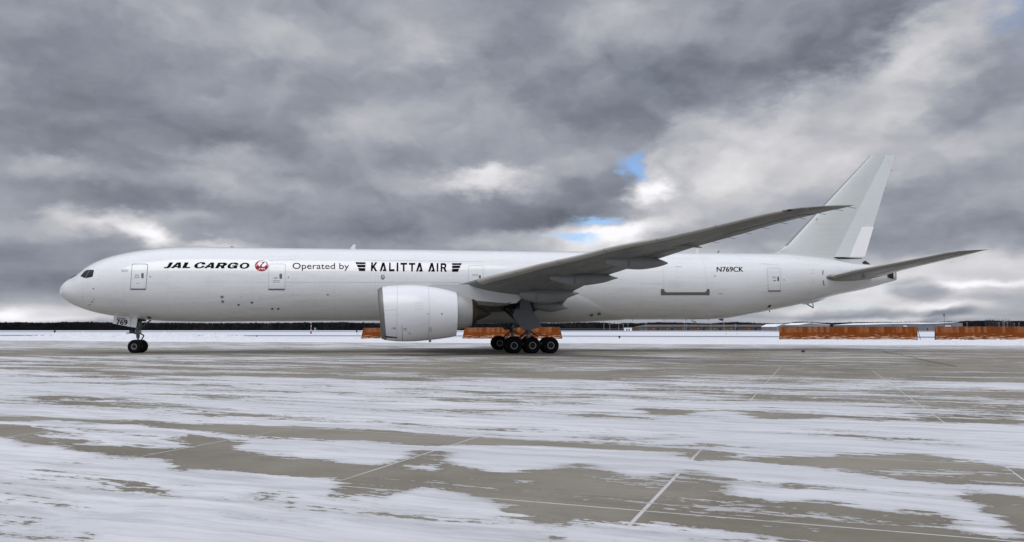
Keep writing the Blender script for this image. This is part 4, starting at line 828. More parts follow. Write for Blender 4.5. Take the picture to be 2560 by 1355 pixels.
# landing gear
def wheel(c, r, wdt, rimr, s=-1, M=None):
    M = M or Matrix.Identity(3); w2 = wdt/2; prof_ = []
    for t in np.linspace(-1, 1, 15): prof_.append((w2*math.copysign(abs(t)**.8, t)*(.93+.07*abs(t)), r*(1-.0-.22*abs(t)**4.5)))
    P = [(-w2*.80, rimr*.98)]+[(-w2*.97, rimr*1.15)]+prof_+[(w2*.97, rimr*1.15), (w2*.80, rimr*.98)]
    b = MB(); rings = []
    for (y, q) in P: rings.append([M @ Vector((q*math.cos(t), y, q*math.sin(t)))+Vector(c) for t in [2*math.pi*k/48 for k in range(48)]])
    flat = c[2]-r+.035; rings = [[Vector((v.x, v.y, max(v.z, flat))) for v in rg] for rg in rings]
    b.loft(rings, cap=False); o = b.build('wheel', TYRE, AC, angle=.9)
    for sg in (-1, 1):
        MB().disc(c, [(sg*w2*.84, rimr*1.02), (sg*w2*.93, rimr*.98), (sg*w2*.90, rimr*.80), (sg*w2*.62, rimr*.74)], 36, M, cap=False).build('rim', RIM, o)
        hb = MB(); hb.disc(c, [(sg*w2*.60, rimr*.76), (sg*w2*.60, rimr*.05)], 36, M); hb.disc(c, [(sg*w2*.6, rimr*.34), (sg*w2*.95, rimr*.28), (sg*w2*.97, rimr*.02)], 20, M)
        for k in range(10):
            a = 2*math.pi*k/10; p0 = M @ Vector((rimr*.36*math.cos(a), sg*w2*.64, rimr*.36*math.sin(a)))+Vector(c); p1 = M @ Vector((rimr*.7*math.cos(a), sg*w2*.72, rimr*.7*math.sin(a)))+Vector(c); hb.tube([p0, p1], .02, 5)
        hb.build('hub', HUB, o, smooth=False)
    return o
MR = .658
for s in (-1, 1):
    before = set(bpy.data.objects)
    for x in (35.66, 37.13, 38.60):
        for dy in (-.70, .70): wheel((x, s*5.49+dy, MR-.02), MR, .50, .285, s)
    g = MB(); g.tube([(35.3, s*5.49, .72), (39.0, s*5.49, .72)], [.13, .13], 12).build('truck_beam', METAL, AC)
    ax3 = MB()
    for x in (35.66, 37.13, 38.60): ax3.tube([(x, s*5.49-.6, .65), (x, s*5.49+.6, .65)], .07, 8)
    ax3.build('axle', METAL, AC)
    st = MB(); st.tube([(36.98, s*5.49, .62), (36.96, s*5.49, 1.75)], .155, 16).build('shock_strut', CHROME, AC)
    leg = MB(); leg.tube([(36.96, s*5.49, 1.55), (36.85, s*5.49, 2.2), (36.6, s*5.45, 4.3)], [.22, .25, .27], 16); leg.build('main_gear_leg', METAL, AC)
    br = MB(); br.tube([(36.9, s*5.4, 1.75), (35.4, s*4.4, 3.3), (34.6, s*3.6, 4.0)], .10, 8); br.tube([(36.7, s*5.4, 2.2), (37.6, s*4.0, 3.2), (37.9, s*3.2, 3.6)], .10, 8); br.tube([(36.8, s*5.2, 2.5), (36.6, s*3.2, 3.1)], .11, 8)
    br.tube([(35.15, s*6.0, 3.62), (35.75, s*6.0, 2.95)], .14, 8); br.build('side_brace', DARKM, AC)
    tl = MB(); tl.tube([(37.15, s*5.49, 1.75), (37.75, s*5.49, 1.35), (37.25, s*5.49, .85)], .06, 8); tl.tube([(36.7, s*5.49, 1.6), (35.75, s*5.49, .80)], .065, 8); tl.tube([(36.7, s*5.6, 1.35), (36.05, s*5.6, .85)], .05, 8); tl.build('torque_link', DARKM, AC)
    hs_ = MB()
    for k, pts in enumerate([[(37.1, 1.9), (37.5, 1.75), (37.9, 1.45), (38.3, 1.4), (38.7, 1.42), (39.0, 1.25)], [(37.15, 1.7), (37.5, 1.35), (37.6, 1.05), (37.4, .9)], [(36.8, 1.8), (36.3, 1.4), (36.2, 1.05), (35.9, .9)], [(38.3, 1.45), (38.45, 1.2), (38.5, 1.0)], [(37.2, 1.5), (37.75, 1.62), (38.0, 1.2), (37.8, 1.0)]]):
        hs_.tube([(x, s*(5.62+.05*k), z) for x, z in pts], .022, 6)
    hs_.build('brake_hose', DARKM, AC)
    dp = [(36.10, 4.10), (36.80, 4.12), (37.14, 3.5), (37.34, 2.94), (37.56, 2.55), (37.86, 2.10), (37.14, 1.92), (36.42, 1.84), (36.05, 2.2), (35.7, 2.63), (35.48, 3.06), (35.85, 3.65)]
    db = MB(); db.loft([[(x, s*(6.62+q-.03*(3.2-z)), z) for x, z in dp] for q in (-.04, .04)]); dd = db.build('main_gear_door', DOORG, AC, smooth=False)
    MB().box((36.45, s*6.70, 3.5), (1.15, .014, .025)).build('door_joint', SEAL, dd, smooth=False)
    MB().add([(35.95, s*6.75, 3.95), (36.1, s*6.75, 4.05), (36.0, s*6.75, 3.5), (35.85, s*6.75, 3.45)], [(0, 1, 2, 3)]).add([(36.85, s*6.75, 4.05), (36.95, s*6.75, 3.95), (37.2, s*6.75, 3.3), (37.12, s*6.75, 3.3)], [(0, 1, 2, 3)]).build('door_joint', SUNK, dd, smooth=False)
    # open wheel bay
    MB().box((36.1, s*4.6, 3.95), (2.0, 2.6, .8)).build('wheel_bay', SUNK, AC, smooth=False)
    bd = MB(); bd.loft([[(34.1, s*2.2+q, 2.55), (35.5, s*2.2+q, 2.55), (36.3, s*2.2+q, 2.6), (36.9, s*2.2+q, 2.55), (36.4, s*2.2+q, 2.2), (36.0, s*2.2+q, 1.75), (35.7, s*2.2+q, 1.7), (35.2, s*2.2+q, 2.15)] for q in (-.03, .03)]); 
    if s > 0:
        for o in set(bpy.data.objects)-before:
            if o.parent is AC: o.location.x += .42
# nose gear
MZ = Matrix.Rotation(math.radians(-9), 3, 'Z')
for sg in (-1, 1):
    c = MZ @ Vector((0, sg*.50, 0)); wheel((5.97+c.x, c.y, .535), .547, .42, .235, sg, MZ)
MB().tube([(5.98, 0, .55), (5.95, 0, 1.3)], .085, 14).build('nose_strut', CHROME, AC)
MB().tube([(5.95, 0, 1.2), (5.9, 0, 1.9), (5.88, 0, 2.9)], [.13, .15, .16], 14).box((5.92, 0, 1.62), (.42, .5, .22)).build('nose_gear_leg', METAL, AC)
MB().tube([MZ @ Vector((0, -.5, 0))+Vector((5.98, 0, .54)), MZ @ Vector((0, .5, 0))+Vector((5.98, 0, .54))], .06, 8).build('axle', METAL, AC)
MB().tube([(6.02, 0, 1.62), (6.40, 0, 1.40)], .05, 8).tube([(6.40, 0, 1.40), (6.08, 0, .80)], .05, 8).build('torque_link', DARKM, AC)
MB().tube([(6.15, .05, 2.8), (6.12, .05, 1.75)], .06, 8).tube([(6.0, -.22, 2.8), (6.05, -.22, 1.6)], .035, 8).tube([(6.0, 0, 1.9), (7.0, 0, 2.75)], .06, 8).build('drag_brace', METAL, AC)
MB().box((5.45, 0, 1.60), (.62, .7, .07)).box((5.5, -.25, 1.72), (.26, .22, .2)).box((5.5, .25, 1.72), (.26, .22, .2)).build('taxi_light_unit', DARKM, AC, smooth=False)
for s in (-1, 1):
    ndA = MB(); ndA.loft([[(4.24, s*(.52+q), 3.0), (5.50, s*(.52+q), 2.95), (5.53, s*(.60+q), 2.10), (4.20, s*(.60+q), 2.36)] for q in (0, .035)]); A1 = ndA.build('nose_gear_door', NACW, AC, smooth=False)
    ndB = MB(); ndB.loft([[(5.545, s*(.52+q), 2.95), (6.06, s*(.52+q), 2.95), (5.96, s*(.60+q), 2.04), (5.555, s*(.60+q), 2.095)] for q in (0, .035)]); B1 = ndB.build('nose_gear_door', NACW, AC, smooth=False)
    if s < 0:
        dsf = lambda px, py, off: aty(px, py, -.645-off)
        lettering('door_number', '769', [(290.4, 811.2), (317.4, 812.8), (317.6, 799.8), (290.8, 798.4)], BLACK, bold=.9, off=.01, parent=A1, surf=dsf)
        lettering('door_lettering', 'ETOPS', [(292.7, 797.4), (312.6, 799.4), (312.8, 795.2), (293, 793.2)], BLACK, bold=.3, off=.01, parent=A1, surf=dsf)
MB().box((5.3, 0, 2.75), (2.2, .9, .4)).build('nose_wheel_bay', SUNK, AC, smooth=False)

# ------------------------------------------------------------------ far field: barriers, markers, buildings, forest
def barrier_fn(t, p):
    co = t.new('ShaderNodeTexCoord').outputs['Object']
    x, y, z = t.sep(co)
    seg = t.m('FLOOR', t.m('MULTIPLY', x, .82)); wn = t.new('ShaderNodeTexWhiteNoise', noise_dimensions='1D'); t.put(wn.inputs['W'], seg)
    seg2 = t.m('FLOOR', t.m('ADD', t.m('MULTIPLY', x, 1.9), 3.3)); wn2 = t.new('ShaderNodeTexWhiteNoise', noise_dimensions='1D'); t.put(wn2.inputs['W'], seg2)
    top = t.mr(z, 1.25, 1.4); col = t.mix(wn.outputs['Value'], (.205, .052, .007), (.165, .040, .006))
    pale = t.m('MULTIPLY', top, t.mr(t.m('ADD', wn2.outputs['Value'], t.m('MULTIPLY', t.noise(co, 1.4, 5, .6), .5)), .62, .95))
    col = t.mix(t.m('MULTIPLY', pale, .5), col, (.33, .15, .075))
    fr = t.noise(t.mapping(co, sc=(.55, 1, 5.5)), 1.6, 6, .6); low = t.mr(z, 1.2, .15)
    col = t.mix(t.m('MULTIPLY', t.mr(t.m('ADD', fr, t.m('MULTIPLY', low, .17)), .64, .71), .8), col, (.62, .45, .34))
    sx_ = t.m('PINGPONG', x, .61); col = t.mix(t.mr(sx_, 0, .035, .6, 0.), col, (.12, .035, .01))
    t.put(p.inputs['Base Color'], col)
ORANGE = mat('orange_frosted_panel', (.35, .09, .015), .7, fn=barrier_fn, spec=.1); BPOST = mat('barrier_post', (.05, .042, .04), .7)
ORG2 = mat('frosted_orange_panel', (.4, .13, .05), .7, fn=lambda t, p: (barrier_fn(t, p)))
def barrier(p0, p1, D0, D1, ytop0, ytop1, lean, label, frost=False):
    # p0, p1: photo columns of the foot line; D: distance from the viewer
    a = np.array(dpt(p0, D0)); b = np.array(dpt(p1, D1)); Lg = np.linalg.norm(b-a); ang = math.atan2(*(b-a)[::-1]); H0 = CH+(823.2-ytop0)*mpp(D0); H1 = CH+(823.2-ytop1)*mpp(D1)
    root = tag(empty('blast_barrier', (a[0], a[1], 0), ang), label, 'barrier', 'orange barriers beyond the snow bank')
    n = max(int(Lg/.6), 6); R = []; R2 = []
    for i in range(n+1):
        f = i/n; x = f*Lg; H = H0+(H1-H0)*f+.04*math.sin(i*1.7); w_ = .03*math.sin(i*2.3)
        shr = lean*(1-2*f) if lean else 0
        R.append([(x, -.38, -.1), (x+.0, -.36+w_, .0), (x+shr*.5, -.2+w_, H*.55), (x+shr, -.10+w_, H), (x+shr, .10+w_, H), (x, .4, -.1)])
    MB().loft(R).build('panel', ORANGE, root, smooth=False)
    P = MB()
    for e in (1,): x = e*Lg; P.tube([(x+.22, -.9, 0), (x+(lean*(1-2*e)), -.05, H0*.98)], .05, 6)
    P.build('end_post', BPOST, root, smooth=False)
    T = MB(); T.box((Lg/2, .0, (H0+H1)/2+.015), (Lg-2*abs(lean)-.3, .16, .05), M=Matrix.Rotation(-math.atan2(H1-H0, Lg), 3, 'Y')); T.build('top_rail', BPOST, root, smooth=False)
    return root
barrier(902.5, 1075, 158, 160, 820, 820, .5, 'orange barrier partly hidden behind the engine, left end slanting')
barrier(1157, 1405.5, 158, 152, 819.3, 817.8, .45, 'orange barrier behind the main wheels of the jet')
barrier(1948.5, 2292.5, 146, 143, 817, 817, 0, 'orange barrier streaked with frost, left of the gap near the right edge')
barrier(2337.5, 2800, 143, 140, 816.5, 817, 0, 'orange barrier cut off by the right edge of the photo')

def marker(px, ybase, h, w_, label, D=None):
    D = D or CH*FPX/(ybase-823.2)
    x, y = dpt(px, D); r = tag(empty('edge_marker', (x, y, 0)), label, 'marker')
    MB().tube([(0, 0, 0), (0, 0, h*.3)], w_*.16, 8).tube([(0, 0, h*.25), (0, 0, h*.8), (0, 0, h)], [w_*.28, w_*.5, w_*.42], 10).build('lamp_body', mat('dark_marker', (.03, .015, .02), .6), r)
    MB().tube([(0, 0, h), (0, 0, h*1.1)], w_*.3, 8).build('lamp_cap', BPOST, r); return r
marker(642.3, 845.5, .52, .50, 'small dark edge marker in the snow beneath the forward fuselage'); marker(1548.5, 846, .52, .50, 'small dark edge marker in the snow right of the main wheels')
marker(137, 830, 1.15, 1.1, 'dark box marker on the snow left of the nose wheel', 420); marker(892, 830, 1.5, .9, 'dark marker left of the leftmost orange barrier', 420)
for i, (px, yb) in enumerate([(427, 836.5), (538, 836.2), (895, 837.5), (1815, 837), (1842, 836)]):
    D = CH*FPX/(yb-823.2)*1.0; x, y = dpt(px, min(D, 330)); r = tag(empty('field_stake', (x, y, 0)), 'thin dark stake standing in the snow field beyond the snow bank', 'stake', 'stakes in the snow field')
    MB().tube([(0, 0, 0), (0, 0, .55)], .05, 6).build('shaft', BPOST, r); MB().box((0, 0, .52), (.16, .04, .1)).build('reflector', BPOST, r, smooth=False)
# red and white approach mast
x, y = dpt(777.6, 340); r = tag(empty('signal_mast', (x, y, 0)), 'slim red and white mast with a dark foot beneath the fuselage', 'mast')
MB().tube([(0, 0, 1.1), (0, 0, 1.7), (0, 0, 5.0)], [.24, .14, .09], 8).build('mast_pole', mat('mast_white_red', (.6, .45, .48), .6, fn=lambda t, p: t.put(p.inputs['Base Color'], t.mix(t.mr(t.m('PINGPONG', t.sep(t.new('ShaderNodeTexCoord').outputs['Object'])[2], .8), .3, .5), (.70, .62, .64), (.35, .12, .14)))), r)
MB().tube([(0, 0, 0), (0, 0, 1.15)], [.32, .26], 8).build('mast_foot', mat('mast_foot', (.10, .03, .04), .7), r)
x, y = dpt(788, 338); r = tag(empty('weather_station', (x, y, 0)), 'frosted white equipment frame beside the red and white mast', 'equipment'); q = MB(); WH = mat('frosted_frame', (.7, .7, .72), .7)
for sx_ in (-.35, .35): q.tube([(sx_, 0, 0), (sx_*.6, 0, 2.5)], .07, 6)
q.tube([(-.35, 0, 0), (.6, 0, 0)], .09, 6).tube([(-.3, 0, 1.0), (.4, 0, 1.25)], .07, 6).tube([(-.35, 0, .4), (.3, 0, .9)], .07, 6); q.build('frame', WH, r); MB().box((.0, 0, 1.3), (.55, .4, .4)).box((-.25, 0, 2.4), (.35, .3, .22)).build('sensor_box', WH, r, smooth=False)
lx = atz(2008, 880.5); tag(MB().loft([[(lx[0]+a*math.cos(t), lx[1]+b_*math.sin(t), z) for t in [2*math.pi*k/9 for k in range(9)]] for a, b_, z in ((.14, .1, 0), (.20, .12, .08), (.12, .09, .17), (.03, .03, .2))]).build('rubber_chock', BPOST), 'small dark lump lying on the bare apron far right of the main wheels', 'chock')

def ribbed(col, sc=1.2):
    def f(t, p):
        x, y, z = t.sep(t.new('ShaderNodeTexCoord').outputs['Object']); k = t.mr(t.m('PINGPONG', x, .9), .0, .9, .88, 1.05, 'LINEAR'); n = t.noise(t.new('ShaderNodeTexCoord').outputs['Object'], .08, 4, .5)
        k = t.m('MULTIPLY', k, t.mr(n, .3, .7, .88, 1.1)); t.put(p.inputs['Base Color'], t.vm('MULTIPLY', col, t.comb(k, k, k)))
    return f
WALLG = mat('grey_metal_cladding', (.17, .17, .18), .6, fn=ribbed((.17, .17, .18))); WALLP = mat('pale_cladding', (.22, .22, .225), .6, fn=ribbed((.22, .22, .225))); ROOFS = mat('snowy_roof', (.85, .86, .88), .8)
CONCW = mat('old_grey_wall', (.12, .115, .11), .8, fn=ribbed((.12, .115, .11))); ROOFG = mat('frosted_grey_roof', (.105, .10, .095), .8, fn=ribbed((.105, .10, .095))); BROWN = mat('brown_hangar_door', (.15, .065, .035), .7, fn=ribbed((.15, .065, .035))); OCHRE = mat('ochre_hangar_door', (.16, .10, .04), .7, fn=ribbed((.16, .10, .04))); DKDOOR = mat('dark_door', (.03, .03, .035), .7)
def frame_at(px0, px1, D):
    a = np.array(dpt(px0, D)); b = np.array(dpt(px1, D)); return a, np.linalg.norm(b-a), math.atan2(*(b-a)[::-1])
def zpx(py, D): return CH+(823.2-py)*mpp(D)
def gable(px0, px1, D, ye, yr, dep_, label, m=WALLP, ridge=.5, roofm=ROOFS, extra=None, cat='hangar', ridge_along=False):
    a, Lg, ang = frame_at(px0, px1, D); r = tag(empty('hangar', (a[0], a[1], 0), ang), label, cat); ze, zr = zpx(ye, D), zpx(yr, D); s_ = D/ (D+dep_)
    if ridge_along:
        MB().box((Lg/2, dep_/2, ze/2), (Lg, dep_, ze)).build('wall', m, r, smooth=False)
        MB().loft([[(x, -.6, ze), (x, dep_/2, zr), (x, dep_+.6, ze), (x, dep_, ze-.3), (x, 0, ze-.3)] for x in (-.5, Lg+.5)]).build('roof', roofm, r, smooth=False)
    else:
        xr = Lg*ridge; MB().loft([[(0, y, 0), (0, y, ze), (xr, y, zr), (Lg, y, ze), (Lg, y, 0)] for y in (0, dep_)]).build('wall', m, r, smooth=False)
        MB().loft([[(-.6, y, ze-.1), (xr, y, zr+.1), (Lg+.6, y, ze-.1), (Lg+.6, y, ze+.35), (xr, y, zr+.75), (-.6, y, ze+.35)] for y in (-.5, dep_+.5)]).build('roof', roofm, r, smooth=False)
    return r, Lg, ze, zr
D = 1000.
r, Lg, ze, zr = gable(1996, 2074, 940, 812.5, 808.2, 60, 'pale gabled hangar with snowy roof above the orange barrier', ridge=.38); MB().box((Lg*.5, -.1, 2.4), (Lg*.5, .3, 4.8)).build('hangar_door', WALLG, r, smooth=False)
r, Lg, ze, zr = gable(1942, 1985, 980, 817, 811.3, 60, 'low shed with white snowy roof right of the long brown-doored building', ridge=.3); MB().box((Lg*.5, -.1, 1.8), (Lg*.4, .3, 3.6)).build('hangar_door', WALLG, r, smooth=False)
# large grey hangar: one body, long snowy roof with two slopes
a, Lg, ang = frame_at(2164, 2407, 900); r = tag(empty('hangar', (a[0], a[1], 0), ang), 'wide grey metal hangar with a snowy roof behind the gap in the orange barriers', 'hangar')
k = lambda px: (px-2164)/(2407-2164)*Lg; z = lambda py: zpx(py, 900)
prof1 = [(0, z(811.8)), (k(2232), z(810)), (k(2275), z(809.6)), (k(2300), z(810.2)), (k(2345), z(808.8)), (k(2384), z(806.8)), (Lg, z(807.5))]
MB().loft([[(0, y, 0)]+[(x_, y, zz_) for x_, zz_ in prof1]+[(Lg, y, 0)] for y in (0, 90)]).build('wall', WALLG, r, smooth=False)
MB().loft([[(x_-.3, y, zz_) for x_, zz_ in prof1[:-1]]+[(k(2395), y, z(806.4)), (k(2384), y, z(805.6)), (k(2330), y, z(806.6)), (k(2290), y, z(806.0)), (k(2220), y, z(807.0)), (k(2185), y, z(809.6)), (-.5, y, z(811.4))] for y in (-.8, 90)]).build('roof', ROOFS, r, smooth=False)
for p_, w__, h_, m_ in ((2318.5, 3, 820, DKDOOR),): MB().box((k(p_), -.1, z(h_)/2), (1.3, .3, z(h_))).build('door', m_, r, smooth=False)
MB().box((k(2370), -.12, z(815)), (k(2378)-k(2364), .3, 1.0)).build('window_band', ROOFS, r, smooth=False); MB().box((k(2263), -.2, z(815.2)), (4, .5, .9)).build('sign_board', ROOFS, r, smooth=False)
MB().loft([[(k(2232), -.15, 0), (k(2232)+.5, -.15, 0), (k(2232)+.5, -.15, z(811)), (k(2232), -.15, z(811))], [(k(2232), -.3, 0), (k(2232)+.5, -.3, 0), (k(2232)+.5, -.3, z(811)), (k(2232), -.3, z(811))]]).build('downpipe', CONCW, r, smooth=False)
# long building with brown doors
a, Lg, ang = frame_at(1598, 1946, 1050); r = tag(empty('storage_building', (a[0], a[1], 0), ang), 'very long low grey building with a row of brown doors beneath the rear fuselage', 'building')
k = lambda px: (px-1598)/(1946-1598)*Lg; z = lambda py: zpx(py, 1050)
MB().box((Lg/2, 20, z(817)/2), (Lg, 40, z(817))).build('wall', CONCW, r, smooth=False)
MB().loft([[(x_, y, z_) for x_, y, z_ in ((xa, -1., z(816.8)), (xa+xo, 20, z(811.6)), (xa, 41, z(816.8)))] for xa, xo in ((-1, k(1622)), (Lg+1, -k(1615)))]).build('roof', ROOFG, r, smooth=False)
for (p0, p1, m_) in ((1620, 1636, BROWN), (1655, 1672, BROWN), (1692, 1711, BROWN), (1729, 1751, BROWN), (1769.5, 1792, OCHRE), (1811, 1834, OCHRE), (1854, 1880, BROWN), (1900, 1928, CONCW)):
    d_ = MB().box(((k(p0)+k(p1))/2, -.2, z(818.6)/2), (k(p1)-k(p0), .4, z(818.6))).build('hangar_door', m_, r, smooth=False)
    MB().box(((k(p0)+k(p1))/2, -1.2, z(816.6)), (k(p1)-k(p0)+12, 2.6, .7)).build('door_canopy', ROOFG, r, smooth=False)
    MB().box((k(p1)+4.5, -.2, 1.9), (3, .4, 3.6)).build('side_door', DKDOOR, r, smooth=False); MB().box(((k(p0)+k(p1))/2+3, -.5, z(821)), (.5, .3, 1.0)).build('wall_lamp', ROOFS, r, smooth=False)
for p0, p1, yt_, lab, m_ in ((1562.5, 1579.5, 820.3, 'small white shed left of the long building beneath the rear fuselage', WALLP), (1580.5, 1600, 819.2, 'small brown shed between the white shed and the long building', BROWN)):
    a, Lg, ang = frame_at(p0, p1, 1000); r = tag(empty('shed', (a[0], a[1], 0), ang), lab, 'shed'); h = zpx(yt_, 1000); MB().box((Lg/2, 4, h/2), (Lg, 8, h)).build('wall', ROOFS if m_ is WALLP else m_, r, smooth=False); MB().box((Lg/2, 4, h+.2), (Lg+1, 9, .5)).build('roof', ROOFG if m_ is BROWN else ROOFS, r, smooth=False)
    for q in (.25, .6): MB().box((Lg*q, -.15, h*.4), (1.6, .3, h*.6)).build('door', DKDOOR, r, smooth=False)
# low dark wall/fence line under the trees beneath the middle of the fuselage
a, Lg, ang = frame_at(1400, 1598, 1080); r = tag(empty('perimeter_fence', (a[0], a[1], 0), ang), 'low dark fence line in front of the forest beneath the rear fuselage', 'fence'); h = zpx(821.5, 1080)
MB().box((Lg/2, 0, h/2), (Lg, .3, h)).build('fence_panel', mat('grey_fence', (.022, .022, .025), .8), r, smooth=False); MB().box((Lg/2, 0, h+.1), (Lg, .4, .25)).build('top_rail', CONCW, r, smooth=False)
# lamp posts
PM = mat('pale_pole', (.34, .34, .34), .6)
def pole_proto():
    r = empty('light_pole'); MB().tube([(0, 0, 0), (0, 0, 1)], [.17, .11], 6).build('pole', PM, r); MB().box((0, 0, 1.0), (1.7, .4, .035)).build('lamp_head', PM, r, smooth=False); return r
pr = pole_proto(); first = True
where = ['tallest light pole left of the small white shed', 'second light pole right of the main gear, before the forest', 'third light pole right of the main gear, before the forest', 'light pole just left of the small white shed', 'light pole rising behind the small white shed', 'light pole at the left end of the long building', 'left one of the close pair of poles above the long building', 'right one of the close pair of poles above the long building', 'light pole above the ochre doors of the long building', 'light pole above the right half of the long building', 'light pole before the last brown door of the long building', 'light pole at the right end of the long building', 'light pole behind the snowy roof of the low shed', 'light pole in front of the pale gabled hangar', 'light pole just right of the wide grey hangar', 'leftmost of the thin poles below the bare trees', 'second of the thin poles below the bare trees', 'third of the thin poles below the bare trees', 'fourth of the thin poles below the bare trees', 'fifth thin pole near the right edge of the photo', 'light pole nearest the right edge of the photo']
for lab, (px, yt_) in zip(where, [(1509.7, 803), (1524.5, 810.5), (1547, 808.5), (1558, 811), (1570, 810.5), (1615, 808), (1711, 807), (1716.5, 806.5), (1777.5, 807), (1810, 808), (1839, 811), (1943, 802), (1956, 809), (2012, 806), (2418, 807), (2498, 807.5), (2508.5, 804), (2512, 804), (2519, 806), (2536, 809), (2548, 808)]):
    D_ = 860; x, y = dpt(px, D_); h = zpx(yt_, D_)
    if first: o = pr; first = False; ch = list(pr.children)
    else:
        o = pr.copy(); COL.objects.link(o); ch = []
        for c in pr.children: c2 = c.copy(); COL.objects.link(c2); c2.parent = o; ch.append(c2)
    o.location = (x, y, 0); o.rotation_euler = (0, 0, -YAW); tag(o, lab, 'light pole', 'light poles before the forest')
    for c in ch: c.scale = (1, 1, h)
x, y = dpt(2361.5, 700); r = tag(empty('floodlight_mast', (x, y, 0), -YAW), 'tall floodlight mast with a cluster of lamps above the wide grey hangar', 'mast'); h = zpx(784.5, 700); DP = mat('dark_pole', (.10, .10, .11), .6)
q = MB()
for dx_, dy_ in ((-.3, -.3), (.3, -.3), (0, .3)): q.tube([(dx_, dy_, 0), (dx_*.7, dy_*.7, h)], .06, 5)
for i in range(10): q.tube([(-.3, -.3, h*i/10), (.3, -.3, h*(i+1)/10)], .035, 4)
q.build('lattice_pole', DP, r)
for dx_, dz_ in ((-.7, -.4), (.65, -.6), (-.55, -1.7), (.8, -1.9), (.1, -.3)): MB().box((dx_, 0, h+dz_), (.62, .5, .62)).build('lamp', DP, r, smooth=False)
MB().box((0, 0, h-1.1), (1.9, .12, .12)).box((0, 0, h-2.1), (1.7, .12, .12)).build('crossarm', DP, r, smooth=False)

# forest
FM = mat('dark_winter_forest', (.012, .014, .014), .95, fn=lambda t, p: t.put(p.inputs['Base Color'], t.mix(t.mr(t.noise(t.new('ShaderNodeTexCoord').outputs['Object'], .07, 5, .7), .35, .7), (.006, .008, .009), (.024, .021, .024))), spec=.1)
tops = np.array([(-1200, 805), (-300, 805), (0, 805), (50, 804.5), (110, 806), (150, 804.5), (180, 803.5), (260, 804.5), (400, 805.5), (530, 806.5), (700, 806), (760, 805), (860, 804), (900, 806), (1000, 806), (1200, 806), (1400, 806.5), (1450, 804.5), (1500, 804.5), (1545, 808), (1565, 806), (1600, 806.5), (1650, 804), (1700, 805), (1740, 806.5), (1780, 807.5), (1800, 805.5), (1835, 803.8), (1870, 805), (1900, 807), (1960, 807.5), (2000, 803), (2040, 804.5), (2080, 806.5), (2120, 804.5), (2160, 804.5), (2240, 804.5), (2262, 804), (2350, 804), (2380, 802.5), (2400, 804), (2416, 801), (2440, 801), (2460, 800.5), (2480, 799.5), (2520, 801.5), (2560, 801), (2800, 803), (3800, 804)], float)
def tree_verts(b, x, y, h, wd, n=6, tiers=5):
    tw = random.uniform(0, 6); lean = random.uniform(-.3, .3)
    for t in range(tiers):
        z0 = h*(.10+.80*t/tiers); z1 = min(h, z0+h*(.42-.03*t)); rr_ = wd*(1-.70*t/tiers)*random.uniform(.75, 1.2); base = len(b.v)
        vs = [(x+lean*z0/h+rr_*math.cos(tw+2*math.pi*k/n)*random.uniform(.6, 1.2), y+rr_*math.sin(tw+2*math.pi*k/n)*.8, z0-random.uniform(0, .06)*h) for k in range(n)]+[(x+lean, y, z1)]
        b.v += vs; b.f += [(base+k, base+(k+1) % n, base+n) for k in range(n)]
    b.v += [(x-.2, y, 0), (x+.2, y, 0), (x, y, h*.5)]; b.f.append((len(b.v)-3, len(b.v)-2, len(b.v)-1))
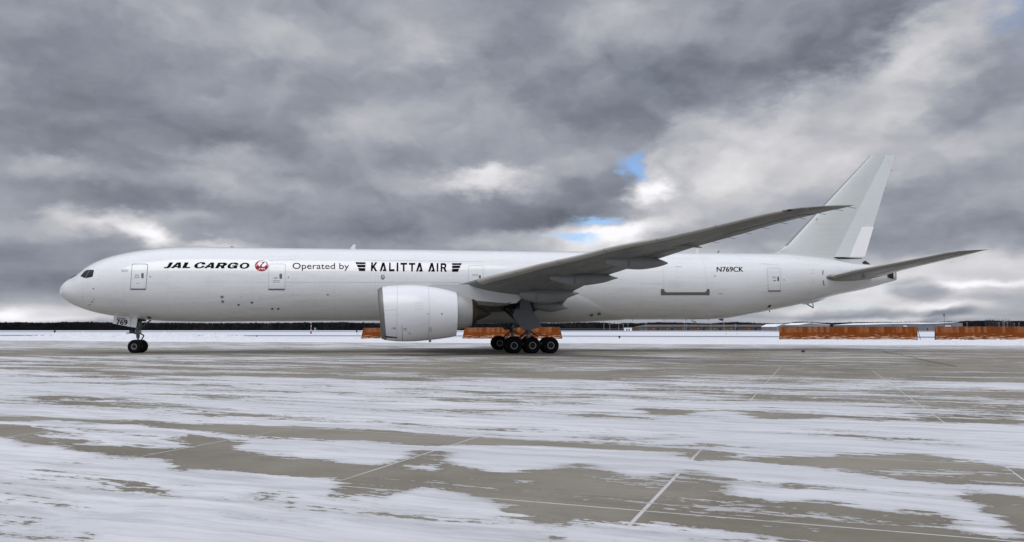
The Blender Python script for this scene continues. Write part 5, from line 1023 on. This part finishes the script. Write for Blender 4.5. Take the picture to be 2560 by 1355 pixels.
def blobtree(b, x, y, h, wd):
    for _ in range(9):
        a = random.uniform(0, 6.28); q = random.random()**.5*wd; cx_, cy_, cz_ = x+q*math.cos(a), y+q*math.sin(a), h*random.uniform(.45, .93); r0 = wd*random.uniform(.25, .5); base = len(b.v)
        vs = [(cx_+r0*random.uniform(.6, 1.2)*dx_, cy_+r0*dy_, cz_+r0*.9*random.uniform(.6, 1.2)*dz_) for dx_, dy_, dz_ in ((1, 0, 0), (-1, 0, 0), (0, 1, 0), (0, -1, 0), (0, 0, 1), (0, 0, -1), (.7, 0, .7), (-.7, 0, .7), (.7, 0, -.7), (-.7, 0, -.7))]
        b.v += vs; b.f += [tuple(base+i for i in f) for f in ((6, 4, 2), (6, 0, 2), (7, 4, 2), (7, 1, 2), (6, 4, 3), (6, 0, 3), (7, 4, 3), (7, 1, 3), (8, 0, 2), (8, 5, 2), (9, 1, 2), (9, 5, 2), (8, 0, 3), (8, 5, 3), (9, 1, 3), (9, 5, 3))]
    b.v += [(x-.3, y, 0), (x+.3, y, 0), (x, y, h*.6)]; b.f.append((len(b.v)-3, len(b.v)-2, len(b.v)-1))
fb_ = MB()
for row, D_ in enumerate((1300, 1312, 1326, 1342)):
    px = -1300.
    while px < 3900:
        h = zpx(np.interp(px, tops[:, 0], tops[:, 1]), D_)*(random.uniform(.88, 1.02) if random.random() < .90 else random.uniform(1.02, 1.08)); x, y = dpt(px, D_)
        if px < 420 or (random.random() < .35 and px < 1450) : blobtree(fb_, x, y, h*.99, random.uniform(2.2, 3.6))
        else: tree_verts(fb_, x, y, h, random.uniform(2.3, 3.6))
        px += random.uniform(2.0, 4.2) if row < 3 else random.uniform(4, 7)
R = []
for px in np.arange(-1400, 4000, 2.2): x, y = dpt(px, 1350); h = zpx(np.interp(px, tops[:, 0], tops[:, 1])+1.9+random.uniform(-1, 1), 1350); R.append([(x, y, 0), (x, y, h), (x+1, y+12, h), (x+1, y+12, 0)])
fb_.loft(R); tag(fb_.build('forest', FM, smooth=False), 'dark winter forest along the horizon behind the airfield', 'forest', kind='stuff')
bt = MB()
for px in np.concatenate([np.arange(2463, 2532, 1.7), [1731, 1735, 1740, 1748, 1752, 1757, 1836, 1841]]):
    D_ = 1290; x, y = dpt(px+random.uniform(-.6, .6), D_); yt_ = (793.2+random.uniform(0, 3) if px > 2468 and px < 2527 else 798) if px > 2000 else 803+random.uniform(-1, 1); h = zpx(yt_, D_); bt.tube([(x, y, 0), (x+.2, y, h*.6), (x, y, h)], [.16, .10, .03], 4)
    for _ in range(9): zz_ = h*random.uniform(.5, .93); a = random.uniform(-1, 1); bt.tube([(x, y, zz_), (x+a*1.5, y+random.uniform(-1, 1), zz_+random.uniform(.8, 2.2))], [.05, .015], 3)
tag(bt.build('bare_trees', mat('bare_grey_trees', (.09, .085, .08), .9), smooth=False), 'thicket of bare grey trees above the dark forest near the right edge', 'trees', kind='stuff')
